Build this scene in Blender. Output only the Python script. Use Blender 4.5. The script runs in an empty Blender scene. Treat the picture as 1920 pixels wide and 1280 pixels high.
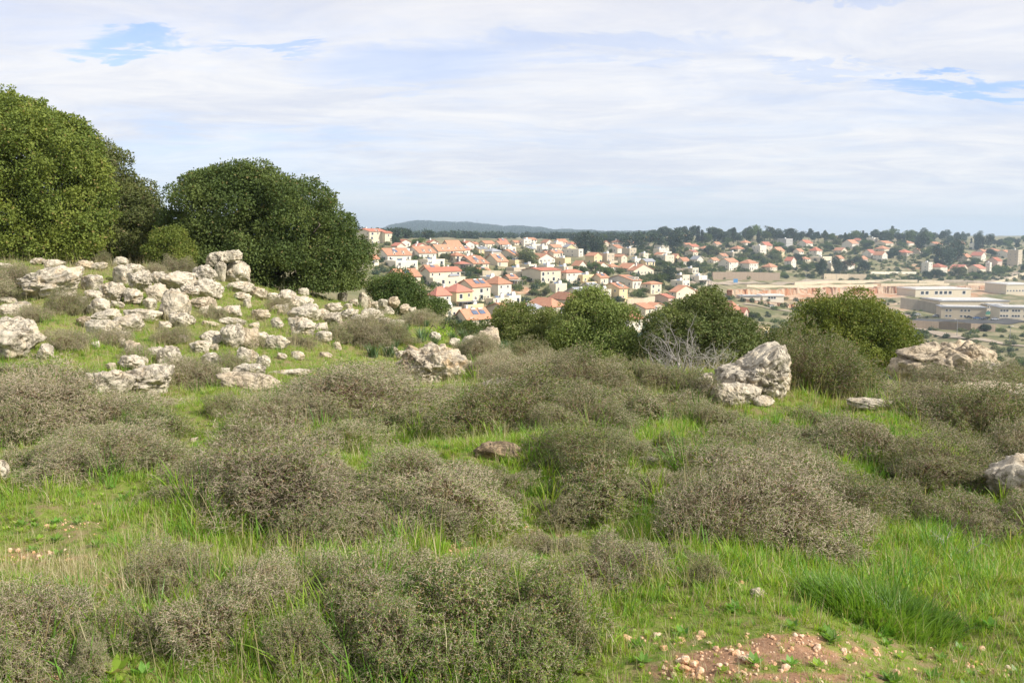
import bpy, math, random
import numpy as np
from mathutils import Vector, noise as mnoise

# ------------------------------------------------------------------ camera
FPX = 1663.0                     # focal length in photo pixels (1920 wide)
HORIZON = 441.0
PITCH = math.atan((640 - HORIZON) / FPX)
EYE = 1.6
scene = bpy.context.scene
COL = scene.collection
cam_d = bpy.data.cameras.new("camera")
cam = bpy.data.objects.new("camera", cam_d)
COL.objects.link(cam)
cam.location = (0, 0, EYE)
cam.rotation_euler = (math.pi / 2 - PITCH, 0, 0)
cam_d.sensor_width = 36
cam_d.lens = 36 * FPX / 1920
cam_d.clip_start = 0.05
cam_d.clip_end = 60000
scene.camera = cam
scene.view_settings.view_transform = 'Standard'
scene.view_settings.look = 'None'
scene.view_settings.gamma = 1
scene.view_settings.exposure = 0.38
SUN_AZ, SUN_EL = math.radians(117), math.radians(37)
sun_d = bpy.data.lights.new("sun", 'SUN')
sun_d.energy = 5.0
sun_d.angle = math.radians(0.6)
sun_d.color = (1.0, 0.94, 0.84)
sun = bpy.data.objects.new("sun", sun_d)
COL.objects.link(sun)
sdir = Vector((math.sin(SUN_AZ) * math.cos(SUN_EL), math.cos(SUN_AZ) * math.cos(SUN_EL), math.sin(SUN_EL)))
sun.rotation_euler = sdir.to_track_quat('Z', 'Y').to_euler()
sun.location = (20, -10, 30)

# ------------------------------------------------------------------ node helper
class NT:
    def __init__(s, tree):
        s.t = tree
        s.n = tree.nodes
    def add(s, typ, **kw):
        n = s.n.new(typ)
        for k, v in kw.items():
            if k == 'ins':
                for a, b in v.items():
                    s.set(n, a, b)
            else:
                setattr(n, k, v)
        return n
    def set(s, n, key, val):
        inp = n.inputs[key]
        if isinstance(val, bpy.types.NodeSocket):
            s.t.links.new(val, inp)
        else:
            if inp.type == 'RGBA' and not hasattr(val, '__len__'):
                val = (val, val, val, 1)
            if inp.type == 'RGBA' and len(val) == 3:
                val = (*val, 1)
            inp.default_value = val
    def math(s, op, a, b=0.0, c=None, clamp=False):
        n = s.n.new('ShaderNodeMath'); n.operation = op; n.use_clamp = clamp
        s.set(n, 0, a); s.set(n, 1, b)
        if c is not None: s.set(n, 2, c)
        return n.outputs[0]
    def mix(s, fac, a, b, blend='MIX'):
        n = s.n.new('ShaderNodeMix'); n.data_type = 'RGBA'; n.blend_type = blend
        s.set(n, 0, fac); s.set(n, 6, a); s.set(n, 7, b)
        return n.outputs[2]
    def ramp(s, fac, lo, hi):
        n = s.n.new('ShaderNodeMapRange'); n.interpolation_type = 'SMOOTHSTEP'
        s.set(n, 0, fac); s.set(n, 1, lo); s.set(n, 2, hi)
        return n.outputs[0]
    def noise(s, vec, scale, detail=4, rough=0.55, dist=0.0):
        n = s.n.new('ShaderNodeTexNoise')
        if vec is not None: s.set(n, 'Vector', vec)
        s.set(n, 'Scale', scale); s.set(n, 'Detail', detail); s.set(n, 'Roughness', rough); s.set(n, 'Distortion', dist)
        return n.outputs[0]
    def voro(s, vec, scale, feature='F1', out=0):
        n = s.n.new('ShaderNodeTexVoronoi'); n.feature = feature
        if vec is not None: s.set(n, 'Vector', vec)
        s.set(n, 'Scale', scale)
        return n.outputs[out]

# ------------------------------------------------------------------ world: nishita sky with a thin streaky cloud layer
world = bpy.data.worlds.new("World")
scene.world = world
world.use_nodes = True
w = NT(world.node_tree)
w.n.clear()
sky = w.add('ShaderNodeTexSky', sky_type='NISHITA', sun_disc=False)
sky.sun_elevation = SUN_EL
sky.sun_rotation = SUN_AZ
sky.air_density = 1.0; sky.dust_density = 0.6; sky.ozone_density = 1.5
tc = w.add('ShaderNodeTexCoord')
sp = w.add('ShaderNodeSeparateXYZ', ins={0: tc.outputs['Generated']})
dx, dy, dz = sp.outputs
zc = w.math('MAXIMUM', dz, 0.0)
den = w.math('ADD', zc, 0.10)
cx = w.math('DIVIDE', dx, den)
cy = w.math('DIVIDE', dy, den)
cb = w.add('ShaderNodeCombineXYZ', ins={0: w.math('MULTIPLY', cx, 0.62), 1: cy, 2: 3.7})
warp = w.add('ShaderNodeTexNoise', ins={'Vector': cb.outputs[0], 'Scale': 0.8, 'Detail': 3.0})
wv = w.add('ShaderNodeVectorMath', operation='MULTIPLY_ADD', ins={0: warp.outputs['Color'], 1: (0.7, 0.45, 0.0), 2: cb.outputs[0]})
n1 = w.noise(wv.outputs[0], 1.1, 8, 0.6, 0.3)
n2 = w.noise(wv.outputs[0], 4.2, 8, 0.66, 0.5)
cov = w.math('ADD', w.math('MULTIPLY', n1, 0.75), w.math('MULTIPLY', n2, 0.30))
# openings where the blue shows
u = w.math('DIVIDE', dx, w.math('MAXIMUM', dy, 0.05))
v = w.math('DIVIDE', dz, w.math('MAXIMUM', dy, 0.05))
un = w.math('ADD', u, w.math('MULTIPLY', w.math('SUBTRACT', n1, 0.5), 0.35))
vn = w.math('ADD', v, w.math('MULTIPLY', w.math('SUBTRACT', n2, 0.5), 0.10))
holes = None
for (hx, hy, ha, hb, hs) in [(235, 98, 105, 17, .8), (480, 96, 120, 11, .6), (1790, 172, 190, 20, .95), (760, 130, 190, 45, .35),
                             (1100, 100, 330, 26, .30), (1560, 140, 130, 14, .35), (420, 330, 360, 90, .32), (900, 385, 700, 30, .28), (1560, 20, 160, 10, .35)]:
    u0, v0 = (hx - 960) / FPX, (HORIZON - hy) / FPX
    q = w.math('ADD', w.math('POWER', w.math('DIVIDE', w.math('ABSOLUTE', w.math('SUBTRACT', un, u0)), ha / FPX), 2.0),
               w.math('POWER', w.math('DIVIDE', w.math('ABSOLUTE', w.math('SUBTRACT', vn, v0)), hb / FPX), 2.0))
    h = w.math('MULTIPLY', w.math('SUBTRACT', 1.0, w.ramp(q, 0.1, 1.6)), hs)
    holes = h if holes is None else w.math('MAXIMUM', holes, h)
mask = w.ramp(cov, 0.22, 0.60)
mask = w.math('MULTIPLY_ADD', mask, 0.36, 0.62)
mask = w.math('MULTIPLY', mask, w.math('SUBTRACT', 1.0, w.math('MULTIPLY', holes, 0.86)))
# body of the cloud: brighter and greyer streaks
tone = w.ramp(w.noise(wv.outputs[0], 2.1, 8, 0.66, 0.5), 0.28, 0.72)
ccol = w.mix(tone, (6.5, 6.8, 7.7), (8.6, 8.5, 8.5))
high = w.ramp(v, 0.18, 0.30)
ccol = w.mix(w.math('MULTIPLY', high, 0.55), ccol, (7.1, 7.0, 7.5))
low = w.ramp(v, 0.07, 0.0)
ccol = w.mix(w.math('MULTIPLY', w.math('SUBTRACT', 1.0, w.ramp(v, 0.0, 0.07)), 0.8), ccol, (7.8, 8.2, 8.8))
skyc = w.mix(1.0, sky.outputs[0], (1.15, 1.3, 1.75), 'MULTIPLY')
out = w.mix(mask, skyc, ccol)
bg = w.add('ShaderNodeBackground', ins={'Color': out, 'Strength': 0.092})
wo = w.add('ShaderNodeOutputWorld', ins={'Surface': bg.outputs[0]})

# ------------------------------------------------------------------ pixel <-> ray maths (photo pixels, 1920 wide)
cP, sP = math.cos(PITCH), math.sin(PITCH)
def ray(px, py):
    a = (np.asarray(px, float) - 960) / FPX
    b = (640 - np.asarray(py, float)) / FPX
    d = cP + b * sP
    return a / d, (-sP + b * cP) / d          # x/y and z/y
def project(x, y, z):
    x = np.asarray(x, float); y = np.asarray(y, float); z = np.asarray(z, float) - EYE
    dep = np.maximum(y * cP - z * sP, 1e-3)
    up = y * sP + z * cP
    return 960 + FPX * x / dep, 640 - FPX * up / dep

# ------------------------------------------------------------------ terrain: sight-line profiles turned into a height field
PROF = {
 -500: [(3,1280),(5,970),(8,790),(12,700),(16,630),(20,560),(26,495),(34,465),(60,440),(150,400),(400,410),(1500,430),(9000,441)],
 0:  [(3,1280),(5,972),(8,800),(12,706),(16,640),(20,580),(26,506),(32,486),(45,476),(80,480),(150,485),(400,465),(800,452),(2000,443),(9000,441)],
 150: [(3,1280),(5,972),(8,800),(12,712),(16,640),(20,580),(26,508),(32,486),(45,480),(80,490),(150,495),(400,470),(800,455),(2000,443),(9000,441)],
 300: [(3,1280),(5,974),(8,800),(11,735),(14,688),(18,612),(22,560),(26,518),(30,500),(45,500),(80,525),(150,530),(400,480),(800,455),(2000,443),(9000,441)],
 480: [(3,1280),(5,976),(8,802),(11,735),(14,692),(18,635),(22,590),(26,556),(30,540),(45,560),(80,600),(150,600),(300,530),(450,480),(800,455),(2000,444),(9000,441)],
 650: [(3,1280),(5,978),(8,806),(11,735),(14,694),(18,655),(22,618),(26,590),(31,566),(36,572),(50,610),(100,660),(200,600),(320,530),(420,492),(480,462),(620,450),(1000,448),(2000,446),(9000,441)],
 760: [(3,1280),(5,980),(8,808),(11,735),(14,696),(18,662),(22,628),(27,596),(31,590),(40,630),(80,690),(150,670),(260,600),(330,552),(400,510),(450,485),(520,460),(700,448),(1200,446),(2600,446),(9000,441)],
 850: [(3,1280),(5,982),(8,808),(11,735),(14,698),(18,668),(22,645),(26,628),(32,640),(60,710),(150,700),(260,625),(330,582),(380,548),(430,505),(480,486),(560,465),(750,452),(1200,447),(2600,446),(9000,441)],
 950: [(3,1280),(5,984),(8,808),(11,735),(14,702),(18,675),(22,660),(30,690),(60,750),(150,710),(260,635),(320,600),(370,568),(430,532),(480,500),(560,482),(700,462),(900,452),(1400,447),(2600,445),(9000,441)],
 1080: [(3,1280),(5,984),(8,806),(11,735),(14,708),(18,690),(22,695),(30,740),(60,790),(150,725),(260,645),(320,605),(370,575),(430,540),(500,512),(600,490),(720,474),(900,456),(1300,447),(2600,444),(9000,441)],
 1200: [(3,1280),(5,984),(8,806),(11,735),(14,710),(17,700),(22,730),(30,760),(60,800),(150,735),(270,655),(320,620),(370,590),(430,552),(500,522),(600,500),(750,480),(900,462),(1100,448),(2000,443),(9000,441)],
 1400: [(3,1280),(5,986),(8,812),(11,745),(13,725),(16,712),(22,745),(30,770),(60,800),(150,745),(260,680),(330,640),(420,600),(520,572),(620,550),(700,532),(780,516),(880,490),(980,468),(1100,450),(1400,443),(9000,441)],
 1650: [(3,1280),(5,988),(8,818),(11,752),(14,728),(17,718),(24,745),(40,780),(90,790),(180,745),(300,680),(400,642),(480,612),(560,592),(640,574),(720,556),(820,534),(900,515),(1000,488),(1120,462),(1300,447),(2000,443),(9000,441)],
 1920: [(3,1280),(5,990),(8,822),(11,758),(14,734),(17,722),(24,748),(40,780),(90,790),(180,745),(300,692),(400,648),(480,622),(560,604),(640,588),(720,568),(820,546),(900,526),(1000,500),(1200,472),(1450,455),(2200,446),(9000,441)],
 2500: [(3,1280),(5,990),(8,822),(11,758),(14,734),(17,722),(24,748),(40,780),(90,790),(180,745),(300,700),(400,660),(560,610),(720,568),(900,526),(1200,472),(1450,455),(2200,446),(9000,441)],
}
LY = np.linspace(math.log(3.0), math.log(30000.0), 420)
_cols = sorted(PROF)
_tab = []
for c in _cols:
    p = np.array(PROF[c], float)
    s = -ray(c, p[:, 1])[1]
    s[-1] = 0.0004
    z = EYE - s * p[:, 0]
    zz = np.interp(LY, np.log(p[:, 0]), z)        # metres along log distance
    # far end: keep the last sight line
    m = LY > math.log(p[-1, 0])
    zz[m] = EYE - s[-1] * np.exp(LY[m])
    _tab.append(zz)
_tab = np.array(_tab)
GPX = np.arange(-500, 2501, 10.0)
TAB = np.array([np.interp(GPX, _cols, _tab[:, j]) for j in range(len(LY))]).T      # (px, LY)
def _smooth(a, k, axis):
    ker = np.exp(-0.5 * (np.arange(-3 * k, 3 * k + 1) / k) ** 2); ker /= ker.sum()
    pad = [(0, 0), (0, 0)]; pad[axis] = (3 * k, 3 * k)
    b = np.pad(a, pad, mode='edge')
    return np.apply_along_axis(lambda v: np.convolve(v, ker, 'valid'), axis, b)
TAB = _smooth(TAB, 4, 0)
TAB = _smooth(TAB, 3, 1)
# the blue hill on the skyline, about four and a half kilometres out
HILLX = [560, 640, 700, 735, 770, 810, 860, 900, 960, 1020, 1090, 1180, 1300]
HILLP = [447, 446, 443, 431, 425.5, 423, 426, 429, 433, 437, 442, 446, 448]

def base_height(x, y):
    x = np.asarray(x, float); y = np.asarray(y, float)
    r = np.hypot(x, y)
    th = np.clip(np.arctan2(x, y), -math.radians(46), math.radians(46))
    back = np.abs(np.arctan2(x, y)) > math.radians(46)
    Y = np.where(back, r * math.cos(math.radians(46)), np.maximum(y, 1e-3))
    px = 960 + FPX * np.tan(th)
    ly = np.clip(np.log(np.maximum(Y, 3.0)), LY[0], LY[-1] - 1e-6)
    gi = np.clip((px - GPX[0]) / 10.0, 0, len(GPX) - 1.001)
    gj = (ly - LY[0]) / (LY[1] - LY[0])
    i = gi.astype(int); j = np.minimum(gj.astype(int), len(LY) - 2)
    fi = gi - i; fj = gj - j
    z = (TAB[i, j] * (1 - fi) + TAB[i + 1, j] * fi) * (1 - fj) + (TAB[i, j + 1] * (1 - fi) + TAB[i + 1, j + 1] * fi) * fj
    # in front of the first profile distance the ground is level
    z = np.where(Y < 3.0, 0.0 + z * 0 + z * np.clip(Y / 3.0, 0, 1), z)
    hp = np.interp(px, HILLX, HILLP)
    top = (HORIZON - hp) / FPX * 4500.0
    hill = np.exp(-((Y - 4500.0) / 850.0) ** 2) * np.maximum(top + 12 + 3.0 * np.sin(px / 17.0) + 2.2 * np.sin(px / 7.3 + 1), 0)
    z = z + np.where(back, 0, hill)
    return z
_rs = np.random.RandomState(5)
_W = []
for wl, amp, n in [(9.0, .05, 5), (3.5, .03, 6), (1.4, .016, 7), (.6, .007, 7)]:
    for _ in range(n):
        a = _rs.uniform(0, math.pi * 2); k = 2 * math.pi / (wl * _rs.uniform(.75, 1.35))
        _W.append((k * math.cos(a), k * math.sin(a), _rs.uniform(0, 6.28), amp))
_WF = []
for wl, amp, n in [(120, 1.0, 6), (45, .5, 6), (18, .22, 6)]:
    for _ in range(n):
        a = _rs.uniform(0, math.pi * 2); k = 2 * math.pi / (wl * _rs.uniform(.75, 1.35))
        _WF.append((k * math.cos(a), k * math.sin(a), _rs.uniform(0, 6.28), amp))
def ground(x, y):
    x = np.asarray(x, float); y = np.asarray(y, float)
    z = base_height(x, y)
    r = np.hypot(x, y)
    near = np.clip((60 - r) / 30, 0, 1)
    far = np.clip((r - 150) / 100, 0, 1)
    e = np.zeros_like(z)
    for kx, ky, ph, am in _W:
        e = e + am * np.sin(kx * x + ky * y + ph)
    f = np.zeros_like(z)
    for kx, ky, ph, am in _WF:
        f = f + am * np.sin(kx * x + ky * y + ph)
    return z + e * near * np.clip(r / 3, .2, 1) + f * far * 0.55
def locate(px, py, y0=2.2, y1=60.0, n=1400):
    """first point of the ground hit by the sight line through a photo pixel between two distances"""
    a, s = ray(px, py)
    Y = np.exp(np.linspace(math.log(y0), math.log(y1), n))
    zg = ground(a * Y, Y)
    zr = EYE + s * Y
    idx = np.nonzero(zr <= zg)[0]
    k = idx[0] if len(idx) else int(np.argmin(zr - zg))
    return float(a * Y[k]), float(Y[k]), float(zg[k])
def locate_far(px, py):
    return locate(px, py, 230, 2600, 2600)

# ------------------------------------------------------------------ mesh helpers
def npmesh(name, V, faces, mats, midx=None, smooth=False):
    """faces: list of (K,n) int arrays; midx: list of ints per array (or arrays)"""
    me = bpy.data.meshes.new(name)
    V = np.asarray(V, np.float32)
    me.vertices.add(len(V)); me.vertices.foreach_set('co', V.ravel())
    loops = np.concatenate([f.ravel() for f in faces]).astype(np.int32)
    sizes = np.concatenate([np.full(len(f), f.shape[1], np.int32) for f in faces])
    me.loops.add(len(loops)); me.loops.foreach_set('vertex_index', loops)
    me.polygons.add(len(sizes))
    st = np.concatenate([[0], np.cumsum(sizes)[:-1]]).astype(np.int32)
    me.polygons.foreach_set('loop_start', st)
    me.polygons.foreach_set('loop_total', sizes)
    if midx is not None:
        mi = np.concatenate([np.full(len(f), m, np.int32) if np.isscalar(m) else np.asarray(m, np.int32) for f, m in zip(faces, midx)])
        me.polygons.foreach_set('material_index', mi)
    me.polygons.foreach_set('use_smooth', np.full(len(sizes), smooth, bool))
    for m in mats: me.materials.append(m)
    me.update(calc_edges=True)
    return me
def link(name, me, parent=None, loc=None):
    o = bpy.data.objects.new(name, me); COL.objects.link(o)
    if parent is not None: o.parent = parent
    if loc is not None: o.location = loc
    return o
def tag(o, label=None, cat=None, group=None, kind=None):
    if label: o['label'] = label
    if cat: o['category'] = cat
    if group: o['group'] = group
    if kind: o['kind'] = kind
    return o
def thing(name, label, cat, loc=(0, 0, 0), rz=0.0, group=None):
    o = bpy.data.objects.new(name, None); COL.objects.link(o)
    o.empty_display_size = 0.2
    o.location = loc; o.rotation_euler = (0, 0, rz)
    return tag(o, label, cat, group)
def nrm(a):
    return a / np.maximum(np.linalg.norm(a, axis=-1, keepdims=True), 1e-9)
def tubes(P0, P1, r0, r1, sides=3):
    """tapered prisms between points; returns verts, quads"""
    P0 = np.asarray(P0, float); P1 = np.asarray(P1, float)
    n = len(P0)
    d = nrm(P1 - P0)
    ref = np.where(np.abs(d[:, 2:3]) > .9, np.array([[1., 0, 0]]), np.array([[0, 0, 1.]]))
    a = nrm(np.cross(d, ref)); b = np.cross(d, a)
    r0 = np.broadcast_to(r0, (n,))[:, None]; r1 = np.broadcast_to(r1, (n,))[:, None]
    ring0 = []; ring1 = []
    for k in range(sides):
        t = 2 * math.pi * k / sides
        o = a * math.cos(t) + b * math.sin(t)
        ring0.append(P0 + o * r0); ring1.append(P1 + o * r1)
    V = np.stack(ring0 + ring1, 1).reshape(-1, 3)
    base = (np.arange(n) * 2 * sides)[:, None]
    F = []
    for k in range(sides):
        k2 = (k + 1) % sides
        F.append(base + np.array([[k, k2, sides + k2, sides + k]]))
    return V, np.concatenate(F)
def leaves(C, U, W, l, wd):
    """diamond leaves from base point C, along U (unit), width along W (unit)"""
    l = np.broadcast_to(l, (len(C),))[:, None]; wd = np.broadcast_to(wd, (len(C),))[:, None]
    V = np.stack([C, C + U * l * .5 + W * wd * .5, C + U * l, C + U * l * .5 - W * wd * .5], 1).reshape(-1, 3)
    F = (np.arange(len(C)) * 4)[:, None] + np.array([[0, 1, 2, 3]])
    return V, F
class Parts:
    """collects numpy pieces into one mesh"""
    def __init__(s): s.V = []; s.F = []; s.M = []; s.n = 0
    def add(s, V, F, m=0):
        V = np.asarray(V, float); F = np.asarray(F)
        s.V.append(V); s.F.append(F + s.n); s.M.append(m); s.n += len(V)
    def box(s, x0, x1, y0, y1, z0, z1, m=0):
        V = [(x, y, z) for x in (x0, x1) for y in (y0, y1) for z in (z0, z1)]
        F = [(0, 1, 3, 2), (4, 6, 7, 5), (0, 4, 5, 1), (2, 3, 7, 6), (0, 2, 6, 4), (1, 5, 7, 3)]
        s.add(V, np.array(F), m)
    def mesh(s, name, mats, smooth=False):
        return npmesh(name, np.concatenate(s.V), s.F, mats, s.M, smooth)

# ------------------------------------------------------------------ materials
MATS = {}
def new_mat(name):
    m = bpy.data.materials.new(name); m.use_nodes = True
    m.node_tree.nodes.clear()
    t = NT(m.node_tree)
    MATS[name] = m
    return m, t
def finish(t, color, rough=0.8, bump=None, bump_d=0.02, bump_s=0.6, transl=None, transl_fac=0.25, spec=0.3):
    p = t.add('ShaderNodeBsdfPrincipled', ins={'Base Color': color, 'Roughness': rough, 'Specular IOR Level': spec})
    if bump is not None:
        b = t.add('ShaderNodeBump', ins={'Height': bump, 'Distance': bump_d, 'Strength': bump_s})
        t.set(p, 'Normal', b.outputs[0])
    sh = p.outputs[0]
    if transl is not None:
        tr = t.add('ShaderNodeBsdfTranslucent', ins={'Color': transl})
        mx = t.add('ShaderNodeMixShader', ins={0: transl_fac, 1: sh, 2: tr.outputs[0]})
        sh = mx.outputs[0]
    t.add('ShaderNodeOutputMaterial', ins={'Surface': sh})
def leaf_mat(name, dark, mid, light, tip=(.2, .12, .04), tip_amt=.04, rough=.5, tf=.28, sc=1.2, spec=.3, sat=.95):
    m, t = new_mat(name)
    g = t.add('ShaderNodeNewGeometry'); oi = t.add('ShaderNodeObjectInfo')
    tcn = t.add('ShaderNodeTexCoord')
    r = g.outputs['Random Per Island']
    n = t.noise(tcn.outputs['Object'], sc, 3)
    c = t.mix(t.ramp(r, 0, 1), dark, mid)
    c = t.mix(t.math('MULTIPLY', t.ramp(n, .42, .68), .75), c, light)
    c = t.mix(t.ramp(r, 1 - tip_amt, 1 - tip_amt * .8), c, tip)
    hs = t.add('ShaderNodeHueSaturation', ins={'Color': c, 'Value': t.math('MULTIPLY_ADD', oi.outputs['Random'], .3, .85),
                                               'Hue': t.math('MULTIPLY_ADD', oi.outputs['Random'], .02, .49), 'Saturation': sat})
    c = hs.outputs[0]
    lc = t.mix(1.0, c, (1.5, 1.5, .7), 'MULTIPLY')
    finish(t, c, rough, transl=lc, transl_fac=tf, spec=spec)
    return m
def twig_mat(name, a, b):
    m, t = new_mat(name)
    g = t.add('ShaderNodeNewGeometry'); oi = t.add('ShaderNodeObjectInfo')
    c = t.mix(g.outputs['Random Per Island'], a, b)
    hs = t.add('ShaderNodeHueSaturation', ins={'Color': c, 'Value': t.math('MULTIPLY_ADD', oi.outputs['Random'], .3, .85)})
    finish(t, hs.outputs[0], .85)
    return m
twig_mat('twig_pale', (.53, .45, .335), (.22, .175, .115))
twig_mat('twig_brown', (.17, .12, .075), (.30, .22, .135))
twig_mat('branch_grey', (.42, .39, .35), (.27, .245, .21))
twig_mat('bark', (.10, .08, .065), (.16, .13, .10))
leaf_mat('shrub_leaf', (.07, .12, .018), (.14, .21, .028), (.22, .275, .045), tip=(.32, .20, .09), tip_amt=.12, tf=.25)
leaf_mat('oak_leaf', (.055, .09, .022), (.10, .15, .036), (.145, .19, .045), tip=(.20, .17, .06), tip_amt=.03, rough=.62, tf=.2, sc=.8, spec=.15)
leaf_mat('oak_leaf_yellow', (.09, .125, .022), (.165, .205, .032), (.23, .26, .042), tip=(.28, .22, .07), tip_amt=.04, rough=.62, tf=.24, sc=.8, spec=.15)
leaf_mat('oak_leaf_grey', (.075, .10, .03), (.135, .17, .045), (.18, .21, .06), tip=(.24, .2, .1), tip_amt=.06, rough=.62, tf=.2, sc=.8, spec=.15)
leaf_mat('oak_leaf_light', (.105, .14, .035), (.185, .225, .055), (.25, .28, .075), tip=(.24, .2, .1), tip_amt=.04, rough=.62, tf=.22, sc=.8, spec=.15)
leaf_mat('pine_needles', (.03, .055, .028), (.05, .085, .035), (.07, .105, .04), tf=.12, sc=.2)
leaf_mat('cypress_leaf', (.022, .042, .022), (.035, .06, .03), (.045, .07, .03), tf=.1, sc=.2)
leaf_mat('far_olive', (.10, .125, .05), (.16, .18, .07), (.21, .21, .08), tf=.15, sc=.2)
leaf_mat('grass_blade', (.16, .275, .018), (.28, .42, .028), (.38, .49, .045), tip=(.46, .38, .20), tip_amt=.12, rough=.5, tf=.42, sc=.9, sat=.95)
leaf_mat('grass_lush', (.08, .19, .018), (.155, .31, .03), (.22, .38, .045), tip=(.3, .3, .1), tip_amt=.04, rough=.42, tf=.38, sc=1.5)
leaf_mat('grass_dry', (.30, .25, .13), (.42, .35, .19), (.22, .25, .08), tip=(.5, .44, .28), tip_amt=.25, rough=.6, tf=.3, sc=1.5)
leaf_mat('asphodel_leaf', (.07, .13, .06), (.12, .19, .08), (.17, .22, .09), tf=.25, sc=2)

def rock_mat(name='limestone', A=(.68, .605, .475), B=(.50, .445, .35), crust=.5, ochre=.42, dark=(.24, .22, .195)):
    m, t = new_mat(name)
    tcn = t.add('ShaderNodeTexCoord'); oi = t.add('ShaderNodeObjectInfo'); g = t.add('ShaderNodeNewGeometry')
    off = t.add('ShaderNodeVectorMath', operation='MULTIPLY_ADD', ins={0: oi.outputs['Location'], 1: (3.7, 2.9, 5.1), 2: g.outputs['Position']})
    wn = t.add('ShaderNodeTexNoise', ins={'Vector': off.outputs[0], 'Scale': 5.0, 'Detail': 4.0})
    p = t.add('ShaderNodeVectorMath', operation='MULTIPLY_ADD', ins={0: wn.outputs['Color'], 1: (.22, .22, .22), 2: off.outputs[0]}).outputs[0]
    big = t.noise(p, 2.2, 5, .6, .4)
    med = t.noise(p, 8, 7, .7, .5)
    fine = t.noise(p, 38, 6, .75)
    ridge = t.math('ABSOLUTE', t.math('SUBTRACT', t.noise(p, 4.2, 7, .68, .8), .5))
    seam = t.math('MULTIPLY', t.math('SUBTRACT', 1.0, t.ramp(ridge, .0, .030)), t.ramp(big, .42, .58))
    pits = t.voro(p, 17)
    pitm = t.math('MULTIPLY', t.math('SUBTRACT', 1.0, t.ramp(pits, .10, .40)), t.ramp(t.noise(p, 6, 4, .6), .47, .60))
    base = t.mix(t.ramp(med, .36, .64), B, A)
    base = t.mix(t.math('MULTIPLY', t.ramp(fine, .52, .75), .38), base, (.36, .33, .28))
    base = t.mix(t.math('MULTIPLY', t.ramp(t.noise(p, 2.6, 5, .65, .8), .50, .66), ochre), base, (.52, .36, .19))
    tint = t.mix(t.math('MULTIPLY', t.ramp(oi.outputs['Random'], .72, .95), .5), base, (.50, .38, .24))
    tint = t.mix(t.math('MULTIPLY', t.ramp(t.noise(p, 4.5, 7, .75, .8), .52, .64), crust), tint, dark)
    tint = t.mix(t.math('MULTIPLY', pitm, .6), tint, (.17, .125, .085))
    tint = t.mix(t.math('MULTIPLY', seam, .5), tint, (.18, .14, .10))
    hgt = t.math('ADD', t.math('MULTIPLY', med, 1.2), t.math('MULTIPLY', fine, .35))
    hgt = t.math('SUBTRACT', hgt, t.math('MULTIPLY', pitm, .9))
    hgt = t.math('SUBTRACT', hgt, t.math('MULTIPLY', seam, .7))
    finish(t, tint, .92, hgt, .05, .85, spec=.1)
    return m
rock_mat()
rock_mat('weathered_limestone', (.64, .56, .43), (.46, .39, .29), .7, .75, (.15, .135, .115))
rock_mat('thatched_rock', (.34, .26, .17), (.24, .18, .12), .6, .3, (.15, .12, .09))
def soil_stone():
    m, t = new_mat('soil_stone')
    oi = t.add('ShaderNodeObjectInfo'); g = t.add('ShaderNodeNewGeometry')
    n = t.noise(g.outputs['Position'], 45, 5, .6)
    a = t.mix(oi.outputs['Random'], (.62, .36, .20), (.66, .54, .40))
    c = t.mix(t.ramp(n, .4, .7), a, (.50, .27, .14))
    finish(t, c, .9, n, .01, .6)
soil_stone()
def terrain_mat():
    m, t = new_mat('ground')
    g = t.add('ShaderNodeNewGeometry'); P = g.outputs['Position']
    at = t.add('ShaderNodeAttribute', attribute_name='tone')
    sepn = t.add('ShaderNodeSeparateColor', ins={0: at.outputs['Color']})
    soil, farm, rock = sepn.outputs[0], sepn.outputs[1], sepn.outputs[2]
    nA = t.noise(P, 1.3, 6, .6); nB = t.noise(P, 9, 6, .65); nC = t.noise(P, 60, 4, .7)
    grass = t.mix(t.ramp(nA, .35, .65), (.115, .175, .025), (.17, .225, .035))
    grass = t.mix(t.math('MULTIPLY', t.ramp(nB, .42, .62), .8), grass, (.24, .17, .10))
    grass = t.mix(t.math('MULTIPLY', t.ramp(nC, .5, .62), .45), grass, (.27, .22, .12))
    earth = t.mix(t.ramp(nB, .35, .65), (.36, .205, .12), (.24, .14, .085))
    earth = t.mix(t.math('MULTIPLY', t.ramp(nC, .52, .7), .6), earth, (.44, .32, .22))
    near = t.mix(t.ramp(t.math('ADD', soil, t.math('MULTIPLY', t.math('SUBTRACT', nB, .5), 1.6)), .4, .75), grass, earth)
    # the far side of the valley: scrubby slopes, terraces, cut earth
    f1 = t.noise(P, .012, 6, .62, .3); f2 = t.noise(P, .06, 6, .65, .2); f3 = t.noise(P, .4, 5, .7)
    scr = t.mix(t.ramp(f2, .40, .62), (.135, .14, .06), (.29, .245, .15))
    scr = t.mix(t.math('MULTIPLY', t.ramp(f3, .5, .72), .6), scr, (.06, .075, .035))
    scr = t.mix(t.math('MULTIPLY', t.ramp(f1, .5, .66), .5), scr, (.34, .27, .18))
    cut = t.mix(t.ramp(t.noise(P, .12, 6, .75, .6), .4, .6), (.44, .20, .10), (.50, .37, .25))
    cut = t.mix(t.math('MULTIPLY', t.ramp(f1, .45, .6), .75), cut, (.50, .42, .31))
    cut = t.mix(t.math('MULTIPLY', t.ramp(f3, .5, .68), .55), cut, (.24, .20, .12))
    farc = t.mix(t.ramp(t.math('ADD', rock, t.math('MULTIPLY', t.math('SUBTRACT', t.noise(P, .03, 6, .7, .4), .5), 1.9)), .38, .6), scr, cut)
    c = t.mix(farm, near, farc)
    hgt = t.math('ADD', nB, t.math('MULTIPLY', nC, .4))
    finish(t, c, .95, hgt, .03, .7, spec=.1)
terrain_mat()
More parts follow.
